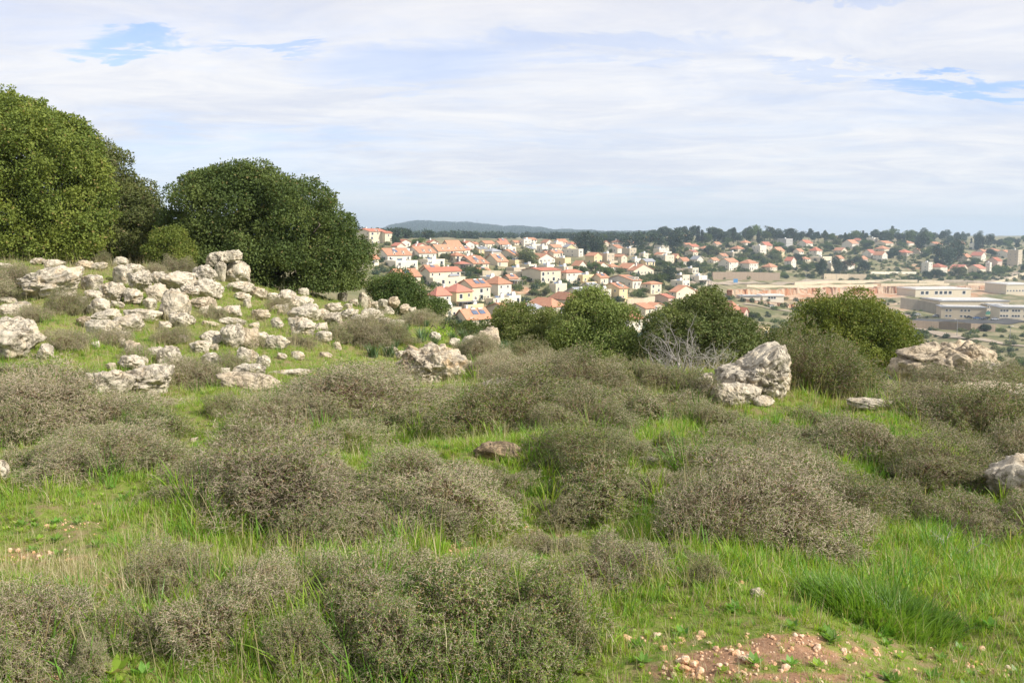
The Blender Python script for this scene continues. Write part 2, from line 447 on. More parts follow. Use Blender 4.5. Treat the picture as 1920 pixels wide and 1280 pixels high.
def simple(name, col, rough=.8, var=.0, scale=6.0, col2=None, bump=0.0, metallic=0.0, objrand=0.0, spec=.3):
    m, t = new_mat(name)
    tcn = t.add('ShaderNodeTexCoord'); oi = t.add('ShaderNodeObjectInfo')
    n = t.noise(tcn.outputs['Object'], scale, 5, .6)
    c = t.mix(t.math('MULTIPLY', t.ramp(n, .35, .7), 1.0), col, col2 if col2 else tuple(x * (1 - var) for x in col))
    if objrand:
        hs = t.add('ShaderNodeHueSaturation', ins={'Color': c, 'Value': t.math('MULTIPLY_ADD', oi.outputs['Random'], objrand, 1 - objrand / 2)})
        c = hs.outputs[0]
    p = t.add('ShaderNodeBsdfPrincipled', ins={'Base Color': c, 'Roughness': rough, 'Metallic': metallic, 'Specular IOR Level': spec})
    if bump:
        b = t.add('ShaderNodeBump', ins={'Height': n, 'Distance': bump, 'Strength': .6}); t.set(p, 'Normal', b.outputs[0])
    t.add('ShaderNodeOutputMaterial', ins={'Surface': p.outputs[0]})
    return m
def plaster(name, a, b):
    m, t = new_mat(name)
    tcn = t.add('ShaderNodeTexCoord'); P = tcn.outputs['Object']
    n = t.noise(P, .5, 4, .6)
    br = t.add('ShaderNodeTexBrick', ins={'Vector': P, 'Scale': 1.4, 'Color1': a, 'Color2': b, 'Mortar': tuple(x * .86 for x in a), 'Mortar Size': .012})
    c = t.mix(t.math('MULTIPLY', t.ramp(n, .4, .7), .35), br.outputs[0], tuple(x * .82 for x in b))
    st = t.add('ShaderNodeMapping', ins={0: P, 3: (2.2, 2.2, .25)})
    c = t.mix(t.math('MULTIPLY', t.ramp(t.noise(st.outputs[0], 1.0, 5, .65), .55, .78), .35), c, tuple(x * .66 for x in b))
    finish(t, c, .9, spec=.1)
plaster('wall_white', (.80, .735, .61), (.73, .665, .54))
plaster('wall_cream', (.74, .655, .50), (.67, .59, .44))
plaster('wall_yellow', (.74, .60, .36), (.70, .56, .33))
plaster('wall_tan', (.58, .50, .38), (.53, .45, .33))
plaster('wall_pink', (.66, .50, .40), (.62, .46, .37))
plaster('wall_grey', (.46, .45, .43), (.42, .41, .39))
plaster('retaining_cream', (.62, .54, .40), (.50, .42, .30))
plaster('retaining_brown', (.30, .235, .175), (.25, .195, .145))
plaster('retaining_grey', (.36, .32, .26), (.30, .265, .21))
plaster('retaining_tan', (.50, .42, .30), (.43, .35, .25))
def tiles(name, a, b, dark):
    m, t = new_mat(name)
    tcn = t.add('ShaderNodeTexCoord'); P = tcn.outputs['Object']; oi = t.add('ShaderNodeObjectInfo')
    wv = t.add('ShaderNodeTexWave', ins={'Vector': P, 'Scale': 1.3, 'Distortion': .5}); wv.bands_direction = 'Z'
    n = t.noise(P, .7, 5, .65); nf = t.noise(P, 5, 4, .7)
    c = t.mix(t.ramp(n, .35, .65), a, b)
    c = t.mix(t.math('MULTIPLY', t.ramp(nf, .5, .75), .5), c, dark)
    c = t.mix(t.math('MULTIPLY', wv.outputs['Fac'], .22), c, dark)
    hs = t.add('ShaderNodeHueSaturation', ins={'Color': c, 'Value': t.math('MULTIPLY_ADD', oi.outputs['Random'], .3, .85)})
    finish(t, hs.outputs[0], .85, wv.outputs['Fac'], .05, .5, spec=.15)
tiles('roof_orange', (.50, .26, .16), (.43, .205, .125), (.31, .17, .115))
tiles('roof_pink', (.50, .21, .145), (.45, .18, .13), (.30, .13, .10))
tiles('roof_red', (.47, .19, .12), (.42, .165, .11), (.28, .12, .085))
tiles('roof_grey', (.33, .34, .36), (.27, .28, .30), (.18, .18, .19))
simple('flat_roof', (.62, .60, .56), .9, .3, .8)
simple('glass_dark', (.05, .06, .075), .12, .3, 2, spec=.6)
simple('frame_white', (.72, .70, .66), .6, .1)
simple('solar', (.12, .16, .24), .15, .3, 1.5, spec=.8)
simple('awning_grey', (.20, .20, .20), .7, .2)
simple('asphalt', (.085, .083, .08), .9, .3, .3)
simple('pale_road', (.38, .31, .23), .95, .25, .2, bump=.02)
simple('metal', (.42, .43, .45), .4, .1, metallic=.7)
simple('green_shade', (.03, .13, .085), .8, .3)
simple('yellow_box', (.75, .50, .04), .5, .15)
simple('blue_sign', (.12, .30, .55), .5, .1)
simple('rubber', (.02, .02, .02), .8)
for nm, c in [('car_white', (.78, .78, .77)), ('car_silver', (.45, .47, .49)), ('car_dark', (.05, .055, .07)), ('car_blue', (.07, .14, .30))]:
    simple(nm, c, .25, .03, spec=.6)

# ------------------------------------------------------------------ ground sheet
def in_ell(px, py, cx, cy, rx, ry):
    return np.exp(-(((px - cx) / rx) ** 2 + ((py - cy) / ry) ** 2))
SOIL = [(1400, 1228, 150, 22, .9), (1300, 1262, 90, 20, .9), (1490, 1196, 90, 12, .9), (50, 1275, 110, 18, 1.3), (60, 1045, 120, 16, .8), (235, 1093, 60, 16, .9),
        (870, 1032, 45, 12, 1.1), (1000, 1010, 60, 25, .7), (1190, 1198, 70, 10, .8), (1600, 1225, 200, 20, .6), (1130, 1110, 40, 14, .6), (1340, 1098, 50, 14, .6),
        (1010, 1240, 60, 20, .8), (640, 1275, 60, 12, .9), (370, 850, 20, 8, .4), (150, 985, 70, 14, .5), (1850, 1260, 160, 22, .5), (1500, 1270, 160, 14, .9)]
RED = [(q[0], q[1], q[2], q[3], q[4] * .62) for q in [(1480, 552, 110, 6, 1.3), (1600, 552, 120, 6, 1.1), (1420, 552, 60, 6, 1), (1660, 545, 90, 8, 1.0), (1700, 600, 100, 16, .6), (1560, 535, 260, 7, .8), (1780, 636, 120, 16, .45),
       (1650, 575, 120, 18, .7), (1850, 540, 90, 14, .7), (1740, 503, 50, 9, 1.0), (1860, 560, 90, 20, .5), (1480, 565, 120, 8, .7), (985, 545, 40, 14, 1.2), (1500, 595, 80, 12, .35), (1840, 500, 60, 14, .6)]]
def masks(x, y, z):
    px, py = project(x, y, z)
    s = np.zeros_like(px); r = np.zeros_like(px)
    for c in SOIL: s = s + in_ell(px, py, *c[:4]) * c[4]
    for c in RED: r = r + in_ell(px, py, *c[:4]) * c[4]
    return px, py, np.where(y < 60, s, 0), np.where(y > 150, r, 0)
def build_ground():
    nr, nth = 620, 760
    r = np.concatenate([[0.05], np.exp(np.linspace(math.log(.6), math.log(7000), nr - 1))])
    core = np.linspace(-48, 48, 620); rest = np.linspace(48, 312, nth - 620 + 2)[1:-1]
    th = np.radians(np.concatenate([core, rest]))
    R, T = np.meshgrid(r, th, indexing='ij')
    X = R * np.sin(T); Yy = R * np.cos(T)
    Z = ground(X.ravel(), Yy.ravel()).reshape(X.shape)
    V = np.stack([X, Yy, Z], -1).reshape(-1, 3)
    i = np.arange(nr - 1)[:, None]; j = np.arange(nth)[None, :]; j2 = (j + 1) % nth
    a = i * nth + j; b = i * nth + j2; c = (i + 1) * nth + j2; d = (i + 1) * nth + j
    F = np.stack([a, d, c, b], -1).reshape(-1, 4)
    me = npmesh('ground', V, [F], [MATS['ground']], [0], True)
    px, py, s, rr = masks(V[:, 0], V[:, 1], V[:, 2])
    far = np.clip((np.hypot(V[:, 0], V[:, 1]) - 40) / 60, 0, 1)
    ca = me.color_attributes.new('tone', 'FLOAT_COLOR', 'POINT')
    colr = np.stack([np.clip(s, 0, 1.3), far, np.clip(rr, 0, 1.3), np.ones_like(s)], -1).astype(np.float32)
    ca.data.foreach_set('color', colr.ravel())
    o = link('ground', me); tag(o, kind='structure')
build_ground()

# ------------------------------------------------------------------ rocks
def wave_noise(D, seed, freqs):
    rs = np.random.RandomState(seed)
    out = np.zeros(len(D))
    for f, a, n in freqs:
        for _ in range(n):
            k = nrm(rs.normal(size=3)) * f * rs.uniform(.7, 1.4)
            out += a * np.sin(D @ k + rs.uniform(0, 6.28))
    return out
import bmesh
def ico(sub):
    bm = bmesh.new(); bmesh.ops.create_icosphere(bm, subdivisions=sub, radius=1)
    V = np.array([v.co[:] for v in bm.verts]); F = np.array([[v.index for v in f.verts] for f in bm.faces])
    bm.free(); return V, F
ICO = {k: ico(k) for k in (2, 3, 5, 6)}
def fract(V, scale, off, octs=5, ridge=False):
    out = np.empty(len(V))
    for i, p in enumerate(V):
        q = Vector((p[0] * scale + off, p[1] * scale - off, p[2] * scale + off * .5))
        out[i] = mnoise.fractal(q, .9, 2.1, octs)
    return out
def rock_shape(seed, sub=5, rough=.10, pits=.06, nplanes=17):
    V, F = ICO[sub]; rs = np.random.RandomState(seed)
    D = V.copy()
    N = nrm(rs.normal(size=(nplanes, 3)) * np.array([1, 1, .85])); dd = rs.uniform(.62, .95, nplanes)
    q = D @ N.T
    rad = np.where(q > .05, dd / np.maximum(q, .05), 9.0)
    k = 22.0
    r = -np.log(np.exp(-k * np.minimum(rad, 2.2)).sum(1) + np.exp(-k * 1.02)) / k
    n1 = fract(D, 1.5, seed * 1.7, 6)
    n2 = fract(D, 5.0, seed * 2.3, 4)
    n4 = fract(D + 7, 11.0, seed * 3.1, 3)
    r = r * (1 + rough * 1.35 * n1 + rough * .6 * n2 + rough * .22 * n4)
    if pits:
        n3 = np.array([mnoise.voronoi(Vector((d[0] * 3.4 + seed, d[1] * 3.4, d[2] * 3.4)))[0][0] for d in D])
        gate = np.clip(n1 * 2 + .5, 0, 1)
        r = r - pits * gate * np.clip(1 - n3 / .32, 0, 1)
    P = D * r[:, None]
    lo, hi = P.min(0), P.max(0)
    P = (P - (lo + hi) / 2) / (hi - lo)            # unit box, centred
    return P, F
ROCKS = []
for i in range(10):
    P, F = rock_shape(i + 3, 5, rough=[.12, .16, .10, .2, .14, .18, .12, .22, .15, .11][i], pits=[.05, .1, .04, .12, .0, .08, .06, .14, .05, .03][i])
    ROCKS.append(npmesh('rock_mesh', P, [F], [MATS['limestone']], [0], True))
def outline_rock(pts, depth, seed, rough=.05, n=180, m=120, pits=.0, pw=.55, mat='limestone', fine_=.6):
    """solid with the given silhouette (x,z metres about its centre) and real depth"""
    pts = np.array(pts, float); c = (pts.min(0) + pts.max(0)) / 2
    ang = np.arctan2(pts[:, 1] - c[1], pts[:, 0] - c[0]); rad = np.hypot(*(pts - c).T)
    o = np.argsort(ang); ang = ang[o]; rad = rad[o]
    ph = np.linspace(-math.pi, math.pi, n, endpoint=False)
    A = np.concatenate([ang - 2 * math.pi, ang, ang + 2 * math.pi]); Rr = np.tile(rad, 3)
    # interpolate along polygon edges, not along the angle
    Rp = np.empty(n)
    for k, f in enumerate(ph):
        i = np.searchsorted(A, f); a0, a1, r0, r1 = A[i - 1], A[i], Rr[i - 1], Rr[i]
        s = max(math.sin(max(a1 - a0, 1e-4)), 1e-4)
        Rp[k] = r0 * r1 * s / max(r0 * math.sin(f - a0) + r1 * math.sin(a1 - f), 1e-4)
    lam = np.linspace(-math.pi / 2, math.pi / 2, m)
    L, Ph = np.meshgrid(lam, ph, indexing='ij')
    cl = np.maximum(np.cos(L), 0) ** pw
    x = Rp[None, :] * np.cos(Ph) * cl; z = Rp[None, :] * np.sin(Ph) * cl
    y = np.sign(np.sin(L)) * np.abs(np.sin(L)) ** .8 * depth / 2 * np.ones_like(Ph)
    P = np.stack([x, y, z], -1).reshape(-1, 3)
    sc = 1.0 / max(pts[:, 0].ptp() if hasattr(pts[:, 0], 'ptp') else np.ptp(pts[:, 0]), .01)
    D = nrm(P + 1e-6)
    Q = P * sc
    n1 = fract(Q, 3.0, seed * 1.3, 7); n2 = fract(Q, 9, seed * .7, 5)
    n1 = n1 + .7 * (.35 - np.abs(fract(Q + 3, 4.5, seed * .9, 5)) * 1.6)
    amp = rough / sc
    d = n1 * amp * 1.2 + n2 * amp * fine_
    if pits:
        n3 = np.array([mnoise.voronoi(Vector(q * 9 + seed))[0][0] for q in Q])
        d -= pits / sc * np.clip(1 - n3 / .4, 0, 1) * np.clip(n1 * 2 + .6, 0, 1)
    P = P + D * d[:, None]
    i = np.arange(m - 1)[:, None]; j = np.arange(n)[None]; j2 = (j + 1) % n
    F = np.stack([i * n + j, i * n + j2, (i + 1) * n + j2, (i + 1) * n + j], -1).reshape(-1, 4)
    return npmesh('rock_mesh', P, [F], [MATS[mat]], [0], True), c
LANDMARKS = [(420, 480, 'the flat slab balanced on top of the boulder pile'), (98, 530, 'the big tan boulder below the left tree'), (30, 640, 'the massive pitted boulder at the left edge'),
             (330, 570, 'the tall rounded white boulder of the pile'), (275, 715, 'the wide white boulder with black holes'), (215, 550, 'the dark gap in the boulder pile'),
             (190, 615, 'the long white slab below the pile'), (320, 670, 'the round boulder in the green strip'), (398, 634, 'the ochre stone with a hole'),
             (465, 705, 'the broad flat outcrop above the green strip'), (440, 510, 'the round boulder under the slab'), (565, 612, 'the round pitted boulder below the oak'),
             (575, 585, 'the long sloping boulder below the oak'), (695, 620, 'the round brown bush on the slope'), (815, 685, 'the big dark pitted rock'),
             (655, 585, 'the ragged outcrop right of the oak'), (740, 565, 'the low bush beside the boulder bank'), (1400, 690, 'the tall white wedge rock'),
             (1790, 675, 'the long grey outcrop on the right'), (915, 635, 'the blue green leafy clumps'), (545, 685, 'the flat stone above the grey shrubs'), (930, 840, 'the thatch covered rock among the shrubs'), (1900, 900, 'the grey rock at the right edge')]
_used = {}
def where(px, py, skip=None):
    best = sorted(((px - a) ** 2 + ((py - b) * 1.4) ** 2, k) for k, (a, b, _) in enumerate(LANDMARKS) if (a, b) != skip)
    return best
def place_words(px, py, lm):
    dx, dy = px - lm[0], py - lm[1]
    ax, ay = abs(dx), abs(dy) * 1.4
    if ax > 2.2 * ay: d = 'right of' if dx > 0 else 'left of'
    elif ay > 2.2 * ax: d = 'below' if dy > 0 else 'above'
    else: d = ('below right of' if dx > 0 else 'below left of') if dy > 0 else ('above right of' if dx > 0 else 'above left of')
    return d + ' ' + lm[2]
ORD = ['', 'second ', 'third ', 'fourth ', 'fifth ', 'sixth ', 'seventh ', 'eighth ', 'ninth ', 'tenth ']
def unique_label(desc, px, py, noun):
    cands = where(px, py)
    for dist in ('', 'further ', 'farthest '):
        for _, k in cands[:3]:
            lab = f'{desc} {noun} {dist}{place_words(px, py, LANDMARKS[k])}'
            if lab not in _used and len(lab.split()) <= 16:
                _used[lab] = 1; return lab
    for q in ORD[1:]:
        lab = f'{q}{desc} {noun} {place_words(px, py, LANDMARKS[cands[0][1]])}'
        if lab not in _used: _used[lab] = 1; return lab
    return lab
rr = random.Random(11)
# px0, px1, top, base, [shape index], [hand label]
RL = [
 (45,152,502,562,3,'big tan boulder with rough broken face below the left tree'),(-2,34,569,595,1),(-8,32,557,571,4),(34,58,565,584,2),
 (-30,76,597,678,5,'massive cream boulder with ochre pits at the left edge'),(26,52,606,620,2),(70,101,645,676,0),(84,121,487,505,2),(146,176,488,506,6),(174,201,492,507,4),
 (210,241,482,502,0),(211,249,498,536,2,'squarish white boulder leaning on the top of the pile'),(239,285,510,547,7,'dark streaked boulder propped right of the squarish white one'),(238,269,495,515,4),(266,284,506,522,1),(283,313,510,537,4),
 (304,363,510,546,8,'grey tan slab boulder tilted over the middle of the pile'),(277,313,532,567,6),(305,354,543,603,0,'tall rounded white boulder standing in front of the pile'),(318,361,586,612,4),
 (151,195,516,547,2),(161,199,544,564,4,'low smooth tan block under the left shoulder of the pile'),(192,236,530,570,7,'white boulder eaten by dark holes in the pile'),(229,270,541,572,3,'black and white knobbly boulder beside the dark gap'),(163,207,560,592,0),
 (177,226,580,605,6),(268,294,559,582,2),(209,234,565,578,1),(144,171,593,613,8),(157,226,599,632,4,'long white slab lying below the boulder pile'),(214,269,589,622,6),(237,299,580,603,2),
 (220,245,620,637,1),(223,237,634,654,2),(235,265,638,668,6),(279,307,650,668,4),(299,341,649,688,0,'round pale boulder at the edge of the green strip'),(225,276,666,694,5),(261,280,668,686,1),
 (226,326,685,742,3,'wide white boulder with black holes in the grass'),(185,250,694,744,8,'orange brown boulder joined to the left of the holed one'),(164,192,699,724,1),(199,218,680,695,2),(294,316,681,695,4),(178,212,716,746,7),
 (359,394,639,664,2),(378,420,661,688,0),(389,411,644,659,6),(378,419,620,649,9,'ochre stone pierced by a small dark hole'),(419,461,608,654,4),(449,484,614,655,1),(444,481,651,685,6),
 (419,468,490,532,0,'round boulder supporting the balanced slab'),(361,411,498,536,5,'orange pitted boulder left under the balanced slab'),(404,424,492,530,2,'narrow upright stone wedged under the balanced slab'),
 (424,473,528,551,9,'flat orange boulder at the foot of the balanced slab stack'),(369,416,523,563,6),(339,376,536,561,7),(361,404,557,583,4),(374,392,574,593,1),(414,460,596,612,4),(417,451,574,598,8,'pointed tan stone on the slope'),
 (439,501,682,709,4),(411,523,698,731,9,'broad flat outcrop with brown crust above the green strip'),(456,471,561,579,2),(381,409,602,612,1),(404,430,690,712,8),
 (515,555,544,573,0,'grey dimpled boulder at the foot of the oak'),(547,585,556,582,4),(546,600,570,604,6,'long sloping boulder below the oak'),(588,616,580,603,4),(541,592,595,632,3,'round pitted boulder standing below the long sloping one'),
 (590,615,606,627,8),(590,623,621,641,2),(509,541,570,590,1),(474,506,580,603,7),(508,533,595,617,0),(469,500,538,561,6),(611,642,568,591,7,'ragged dark pocked stone right of the oak'),(609,639,586,610,8),
 (638,673,579,602,3),(659,683,589,607,5),(676,712,579,602,4),(631,651,601,617,1),(644,661,569,582,2),(633,651,548,567,2),(671,689,549,569,0),(679,696,558,576,6),(693,712,565,579,4),(708,727,561,576,2),
 (728,749,556,577,5),(710,737,574,589,0),(749,769,570,587,6),(766,780,576,587,1),(732,757,599,614,4),(711,733,595,609,8),(775,796,592,603,4),(623,640,641,658,0,'small pale ball of stone alone in the grass'),
 (547,571,659,677,2,'small white pointed stone in the grass'),(484,509,666,689,5),(510,578,692,706,4,'flat stone above the grey shrubs with speckled top'),(481,503,622,638,1),(501,541,629,657,8),
 (720,746,650,666,2),(744,764,657,675,6),(689,701,653,664,1),(861,901,630,654,0),(896,937,614,643,6),(802,813,618,628,1),
 (1309,1333,703,746,2),(1310,1343,699,719,4),(1413,1449,741,763,9,'small orange capped stone at the foot of the wedge rock'),
 (1592,1678,746,770,4,'low flat white slab between shrubs'),(1860,1990,854,950,5,'grey rock cut off by the right edge'),
 (893,975,828,866,9,'thatch covered brown rock among the shrubs'),(1140,1182,682,702,6),(905,955,711,738,2),(1200,1233,855,875,3,'small pale yellow stone in the green grass'),
 (1404,1436,1102,1122,1,'small white stone in the trodden grass'),(-20,22,862,902,5,'brown rock low at the left edge'),(95,140,842,874,2,'half hidden grey rock in the left shrubs'),
 (355,372,820,832,1),(362,385,846,856,4),
 (1780,1905,717,752,4,'long pale ledge in the shrubs on the right'),(1890,1990,715,752,6,'pale ledge running out at the right edge'),
 (600,622,660,672,1),(690,716,566,580,2),(655,672,560,574,6),(700,720,586,600,0),(560,580,540,556,4),(500,520,549,566,2),(440,470,548,566,6),(140,165,556,574,2),(300,322,602,618,1),
 (330,352,628,644,4),(170,186,640,652,1),(60,84,484,496,4),(0,24,493,505,1),(345,365,492,512,2),(392,420,574,590,0),(620,640,610,624,1),(665,684,607,620,6),(752,770,596,608,2),(806,826,622,640,6),(842,862,634,650,4),
 (468,486,604,616,1),(428,446,634,648,2),(520,540,662,674,1),(455,470,658,668,4),
]
rock_objs = []
def put_rock(entry, me=None):
    x0, x1, t, b = entry[:4]; si = entry[4]; lab = entry[5] if len(entry) > 5 else None
    cx = (x0 + x1) / 2; wpx = x1 - x0; hpx = b - t
    X, Y, Z = locate(cx, min(b, 1279), 2.4, 45)
    sc = Y / FPX
    W, H = wpx * sc * 1.18, hpx * sc * 1.0
    Dp = W * rr.uniform(.65, .95) if W < H * 2.4 else W * .5
    Yc = Y + Dp * .35
    k = Yc / Y
    W *= k; H *= k
    Xc = X * k
    a, s_top = ray(cx, t)
    ztop = EYE + float(s_top) * Yc
    zb = float(ground(Xc, Yc)) - .06 * H
    # bottom sinks a little into the ground
    a, s_b = ray(cx, b)
    zb = min(EYE + float(s_b) * Yc, zb if abs(zb - ztop) < H * 1.7 else 1e9)
    H2 = max(ztop - zb, .03) * 1.12
    me = me or ROCKS[si]
    if lab and 'thatch' in lab:
        me = me.copy(); me.materials[0] = MATS['thatched_rock']
    o = link('rock', me)
    o.location = (Xc, Yc, zb + H2 * .44)
    rz = rr.uniform(-.5, .5) + rr.choice([0, math.pi])
    c_, s_ = abs(math.cos(rz)), abs(math.sin(rz))
    o.rotation_euler = (rr.uniform(-.08, .08), rr.uniform(-.12, .12), rz)
    o.scale = (W, Dp, H2)
    if lab is None:
        size = 'small' if W < .28 else ('fist sized' if W < .12 else ('large' if W > .75 else 'medium'))
        shp = 'flat' if W > 2.0 * H2 else ('upright' if H2 > 1.05 * W else ('knobbly', 'pitted', 'rounded', 'rough', 'smooth', 'craggy', 'angular', 'jagged', 'cream', 'ochre stained')[si])
        lab = unique_label(f'{size} {shp}', cx, (t + b) / 2, 'limestone rock')
    tag(o, lab, 'rock', 'limestone boulders on the slope')
    rock_objs.append((cx, t, b, wpx, Xc, Yc, W))
    return o
for e in RL: put_rock(e)
def special(px_pts, base, y_extra, depth, seed, label, rough=.05, pits=.0, tilt=0, pw=.55, sink=.05, Yset=None, mat='limestone', fine_=.6):
    pts = np.array(px_pts, float)
    cx = (pts[:, 0].min() + pts[:, 0].max()) / 2
    X, Y, Z = locate(cx, base, 2.4, 45)
    if Yset: Y = Yset
    Y += y_extra
    a, s = ray(pts[:, 0], pts[:, 1])
    P = np.stack([a * Y, EYE + s * Y], -1)
    me, c = outline_rock(P - P.mean(0), depth, seed, rough, pits=pits, pw=pw, mat=mat, fine_=fine_)
    m0 = P.mean(0)
    o = link('rock', me); o.location = (m0[0] + c[0] * 1.0 - 0 if False else (P[:, 0].min() + P[:, 0].max()) / 2, Y, (P[:, 1].min() + P[:, 1].max()) / 2 - sink)
    o.rotation_euler = (0, 0, tilt)
    tag(o, label, 'rock', 'limestone boulders on the slope')
    return o
special([(384,486),(388,479),(400,474),(425,471),(445,469),(452,474),(454,486),(444,489),(425,492),(405,500),(386,499)], 528, .15, .42, 3, 'flat grey slab balanced on top of the boulder stack', .05, sink=0)
special([(750,700),(752,676),(760,656),(770,646),(784,651),(796,648),(812,645),(828,647),(847,652),(866,658),(878,670),(884,690),(885,712),(870,722),(800,722),(765,716)], 716, .35, .85, 7,
        'big dark pitted rock standing alone before the slope', .07, .12, mat='weathered_limestone')
special([(1343,706),(1349,690),(1366,681),(1388,678),(1402,670),(1410,661),(1428,655),(1438,645),(1455,637),(1464,639),(1467,650),(1470,672),(1473,690),(1477,705),(1474,722),(1460,738),(1430,742),(1380,735),(1352,718)], 752, .45, .75, 12,
        'tall white wedge rock rising to a point on its right', .075, .02, pw=.46, fine_=.45)
special([(1331,728),(1336,717),(1352,712),(1385,708),(1410,712),(1426,718),(1420,735),(1402,748),(1380,757),(1352,755),(1336,748)], 755, .1, .42, 15,
        'white block with a cracked top below the wedge rock', .045, .0, fine_=.35)
special([(1680,690),(1684,668),(1692,661),(1704,660),(1710,668),(1722,654),(1740,648),(1765,645),(1785,647),(1800,640),(1815,641),(1840,652),(1850,665),(1870,672),(1895,684),(1906,700),(1900,716),(1800,724),(1700,718)], 722, 1.2, 1.6, 21,
        'long grey limestone outcrop with hollow cave on the right', .06, .05, pw=.5)
special([(1796,660),(1810,642),(1822,640),(1838,652),(1852,668),(1846,690),(1815,690),(1800,680)], 722, .9, .6, 25, 'cream hump crowning the long grey outcrop', .07, .04)
special([(1835,700),(1842,682),(1860,674),(1880,680),(1897,688),(1902,706),(1880,716),(1850,714)], 722, .8, .55, 28, 'low white knob at the right end of the grey outcrop', .08, .04)

# small stones lying on the bare red soil
stone_meshes = []
for i in range(4):
    P, F = rock_shape(40 + i, 3, .14, 0, 9)
    stone_meshes.append(npmesh('stone_mesh', P, [F], [MATS['soil_stone']], [0], False))
SPATCH = [(1240, 1560, 1188, 1262, 50, 'stone on the bare red soil patch by the lush tuft'), (1240, 1420, 1240, 1278, 34, 'stone along the lower rim of the bare red soil'), (10, 130, 1262, 1279, 10, 'stone on the red soil in the lower left corner'),
          (838, 900, 1022, 1042, 12, 'stone in the small red soil hollow among shrubs'), (1140, 1235, 1190, 1204, 9, 'pale stone in the row set in the grass'), (960, 1060, 985, 1065, 9, 'stone on the trodden path between shrubs'),
          (190, 290, 1083, 1102, 8, 'stone on the small bare patch at the left'), (1560, 1880, 1215, 1275, 16, 'stone in the grass right of the soil patch'), (600, 680, 1264, 1279, 6, 'stone at the bottom edge under the shrubs'), (10, 130, 1030, 1060, 8, 'stone on the bare strip at the left')]
for x0, x1, y0, y1, n, lab in SPATCH:
    for k in range(n):
        px = rr.uniform(x0, x1); py = rr.uniform(y0, y1)
        X, Y, Z = locate(px, py, 2.2, 12)
        s = rr.choice([.008, .011, .014, .018, .022, .03]) * rr.uniform(.8, 1.3)
        o = link('stone', rr.choice(stone_meshes)); o.location = (X, Y, Z + s * .22); o.scale = (s * rr.uniform(.9, 1.5), s, s * rr.uniform(.6, .9))
        o.rotation_euler = (rr.uniform(-.4, .4), rr.uniform(-.4, .4), rr.uniform(0, 6.28))
        hz = min(2, int(3 * (px - x0) / (x1 - x0))); vt = min(1, int(2 * (py - y0) / (y1 - y0)))
        lab2 = lab.replace('on the small bare patch at the left', 'on the small bare patch').replace('on the bare red soil patch by the lush tuft', 'on the red soil by the lush tuft').replace('along the lower rim of the bare red soil', 'at the lower rim of the red soil')
        sl = f"{'tiny' if s < .012 else 'small' if s < .02 else 'larger'} {lab2}, {('far', 'near')[vt]} {('left', 'middle', 'right')[hz]}"
        for q in ORD:
            if q + sl not in _used: _used[q + sl] = 1; sl = q + sl; break
        tag(o, sl, 'stone', 'stones: ' + lab)

# ------------------------------------------------------------------ shrubs
def shrub_proto(seed, twigs=2900, nleaf=6500, leafl=.0165, tall=.5, k=1.0):
    rs = np.random.RandomState(seed)
    k_ = k
    def dome(n, u0, u1):
        d = nrm(rs.normal(size=(n, 3))); d[:, 2] = np.abs(d[:, 2]) * .95 + .02; d = nrm(d)
        R = 1 + .34 * wave_noise(d * 1.0, seed, [(3, .5, 4), (7, .3, 5), (14, .15, 5)])
        u = rs.uniform(u0, u1, n)
        p = d * (R * u)[:, None] * np.array([.5, .5, tall])
        return d, p
    st = Parts(); fo = Parts()
    # main stems fan out from the root
    d, p = dome(520, .45, .85)
    root = np.stack([rs.normal(0, .09, 520), rs.normal(0, .09, 520), np.full(520, -.03)], -1)
    m1 = root + (p - root) * .4 + np.array([0, 0, .05]) + rs.normal(0, .02, (520, 3))
    V, F = tubes(root, m1, .0035, .003); st.add(V, F, 1)
    V, F = tubes(m1, p, .003, .002); st.add(V, F, 1)
    # zigzag thorny tips all through the outer shell
    d, p = dome(twigs, .74, 1.0)
    g = nrm(d + rs.normal(0, .65, (twigs, 3)) + np.array([0, 0, .15]))
    cur = p - g * .02; nodes = []
    for q_ in range(3):
        L = k_ * rs.uniform(.018, .038, twigs)[:, None]
        nx = cur + g * L
        V, F = tubes(cur, nx, k_ * (.0022 - .0004 * q_), k_ * (.0018 - .0004 * q_)); st.add(V, F, 0)
        nodes.append(nx)
        f = nrm(g + rs.normal(0, .9, (twigs, 3)))
        V, F = tubes(nx, nx + f * k_ * rs.uniform(.012, .03, twigs)[:, None], .0016 * k_, .0009 * k_); st.add(V, F, 0)
        g = nrm(g + rs.normal(0, .75, (twigs, 3))); cur = nx
    # loose mid layer
    d, p = dome(900, .25, .75)
    g = nrm(d + rs.normal(0, .6, (900, 3)))
    V, F = tubes(p, p + g * .09, .0026, .002); st.add(V, F, 1)
    allp = np.concatenate(nodes + [p]); idx = rs.randint(0, len(allp), nleaf)
    C = allp[idx] + rs.normal(0, .007, (nleaf, 3)); C[:, 2] = np.maximum(C[:, 2], 0)
    Uu = nrm(rs.normal(size=(nleaf, 3)) + np.array([0, 0, .5])); Wd = nrm(np.cross(Uu, rs.normal(size=(nleaf, 3))))
    V, F = leaves(C, Uu, Wd, rs.uniform(.7, 1.4, nleaf) * leafl, rs.uniform(.7, 1.2, nleaf) * leafl * .6); fo.add(V, F, 0)
    return st.mesh('shrub_stems', [MATS['twig_pale'], MATS['twig_brown']]), fo.mesh('shrub_foliage', [MATS['shrub_leaf']])
SHR = {0: [shrub_proto(1, 3300, 15000), shrub_proto(2, 3300, 17000), shrub_proto(3, 3000, 14000)],
       1: [shrub_proto(4, 2100, 30000, .018), shrub_proto(5, 2300, 27000, .018)],
       2: [shrub_proto(6, 2900, 20000), shrub_proto(7, 2700, 22000), shrub_proto(8, 3000, 18000)]}
